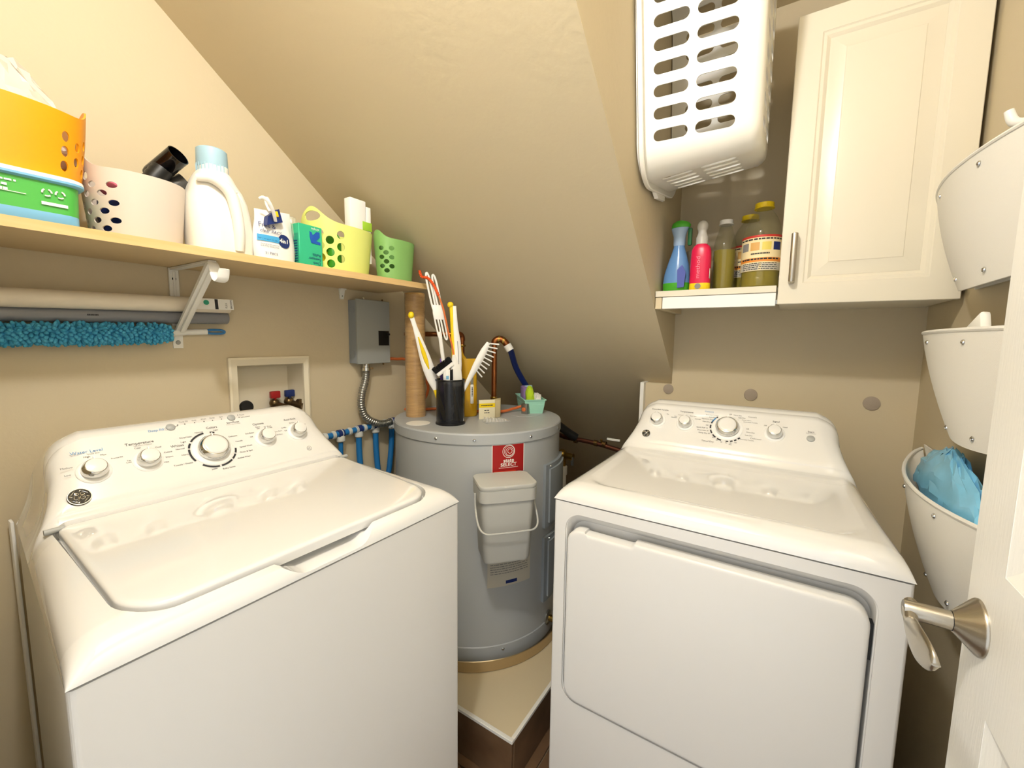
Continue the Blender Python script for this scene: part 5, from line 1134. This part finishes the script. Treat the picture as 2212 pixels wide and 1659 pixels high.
# ------------------------------------------------------------------ hanging canvas pockets on the right wall
def pocket(zt, zb_, xf, xn, xbf, xbn, bulge, label, dip=0, depth_back=-.343):
    t = thing('canvas_pocket', label, 'pocket', ((xf+xn)/2, -.345, zb_), 'hanging canvas pockets')
    n = 28; m = 10; rows = []
    for j in range(m+1):
        s = j/m; rows.append([])
        x0 = xf+(xbf-xf)*s**1.1; x1 = xn+(xbn-xn)*s**1.1
        for i in range(n+1):
            q = i/n; b = math.sin(q*PI)**.75; zz = zt+(zb_-zt)*s-dip*b*(1-s)
            y = depth_back+(.005+bulge*b*(1-.35*s**2))
            rows[-1].append(V((x0+(x1-x0)*q, y, zz-.02*s*b)))
    g = G(); out = [r for r in rows]; inn = [[v+V((0, -.0035, 0)) for v in r] for r in rows[::-1]]
    R = [g.verts(r) for r in out+inn]
    for a, b in zip(R, R[1:]+[R[0]]):
        for i in range(n): g.bm.faces.new((a[i], a[i+1], b[i+1], b[i]))
    g.bm.faces.new([r[0] for r in R]); g.bm.faces.new([r[-1] for r in R])
    fp = g.build('front_panel', M_CANVAS, t, sharp=60)
    # floor of the pocket and the back against the wall
    g = G(); bot = rows[-1]; g.face([tuple(v) for v in bot]+[(bot[-1].x, depth_back, zb_), (bot[0].x, depth_back, zb_)]).build('pocket_floor', M_CANVAS, t)
    G().box((xn-.005, depth_back-.004, zb_-.005), (xf+.012, depth_back, zt+.03)).build('back_panel', M_CANVAS, t) if bulge > 10 else G().prism([(xf+.004, zt+.012), (xn, zt+.012), (xbn, zb_-.004), (xbf, zb_-.004)], 0, .004, frame((0, depth_back-.004, 0), (1, 0, 0), (0, 0, 1), (0, 1, 0))).build('back_panel', M_CANVAS, t)
    G().tube([v+V((0, -.0015, .001)) for v in rows[0]], .0042, 8).build('rim_piping', M_CANVAS, t)
    for i, j in ((2, 1), (2, 8), (11, 1), (11, 9), (19, 1), (19, 9)):
        v = rows[j][i]; G().lathe([(.005, 0), (.0045, .002), (.002, .0035)], v+V((0, .0005, 0)), (0, 1, .1), 12).build('rivet', M_CHROME, t)
    return t
pocket(1.672, 1.462, 1.56, .86, 1.36, .95, .088, 'topmost white canvas pocket with blue packet behind the door', dip=-.0)
pocket(1.362, 1.165, 1.615, .86, 1.34, .93, .075, 'middle white canvas pocket with white tissue behind the door')
pocket(1.045, .86, 1.60, .86, 1.30, .93, .088, 'lowest white canvas pocket stuffed with blue plastic behind the door', dip=.02)
# contents
g = G(); rings = []
for k in range(9):
    s = k/8; a = math.cos(s*1.45)
    rings.append([V((1.21+(.23*a+.01)*math.cos(2*PI*i/36)+random.uniform(-.012, .012), -.306+(.024*a+.004)*math.sin(2*PI*i/36)+random.uniform(-.003, .003), 1.0+.115*s+random.uniform(-.008, .008))) for i in range(36)])
g.loft(rings).build('blue_bags', M_BLUEBAG, sharp=14, label='bundle of light blue plastic bags filling the lowest pocket', cat='bags')
G().box((-.05, -.008, 0), (.06, .008, .085), frame((1.13, -.30, 1.30), (.96, 0, -.2), (0, 1, 0)) @ Matrix.Rotation(.18, 4, 'Y'), bev=.006).jitter(.001).build('tissue_pack', M_FOAM, label='white tissue pack sticking out of the middle pocket', cat='tissue')
G().box((-.08, -.010, 0), (.05, .010, .09), frame((1.38, -.322, 1.615), (1, 0, 0), (0, 1, 0)), bev=.012).build('blue_packet', mat('slate_blue_packet', '#47567e', .35, col2='#3b6fae', vscale=9), label='slate blue packet poking out of the topmost pocket', cat='packet')
# hook and chain on the wall
hkx, hkz = 1.115, 1.733
t = thing('wall_hook', 'white curved wall hook holding the pocket chain', 'hook', (hkx, WD, hkz))
G().tube([(hkx, WD+.001, hkz+.04), (hkx, WD+.010, hkz+.025), (hkx, WD+.020, hkz-.005), (hkx+.001, WD+.032, hkz-.017), (hkx+.002, WD+.046, hkz-.013), (hkx+.003, WD+.053, hkz+.007)], [.008, .008, .008, .008, .008, .0065], 12, sub=4).build('hook_arm', M_PLAS, t)
G().lathe([(.02, 0), (.02, .003), (.016, .005)], (hkx, WD, hkz+.04), (0, 1, 0), 20).build('hook_plate', M_PLAS, t)
t = thing('bead_chain', 'short metal chain between wall hook and topmost pocket', 'chain', (hkx, -.318, 1.66))
for k in range(7):
    z = hkz-.026-.0105*k; pts = []
    for i in range(12):
        q = 2*PI*i/12; pts.append(V((hkx+.001+(.0035*math.cos(q) if k % 2 else 0), -.317+(0 if k % 2 else .0035*math.cos(q)), z+.0075*math.sin(q))))
    G().tube(pts, .0011, 6, closed=True).build('link', M_BRASS, t)
# white strip standing between washer and wall
G().box((-.003, -.014, 0), (.003, .014, .925), frame((.151, 1.40, 0), (1, 0, 0), (0, 1, 0)), bev=.002).build('white_strip', M_PLAS, label='white plastic strip standing in the gap between washer and wall', cat='strip')
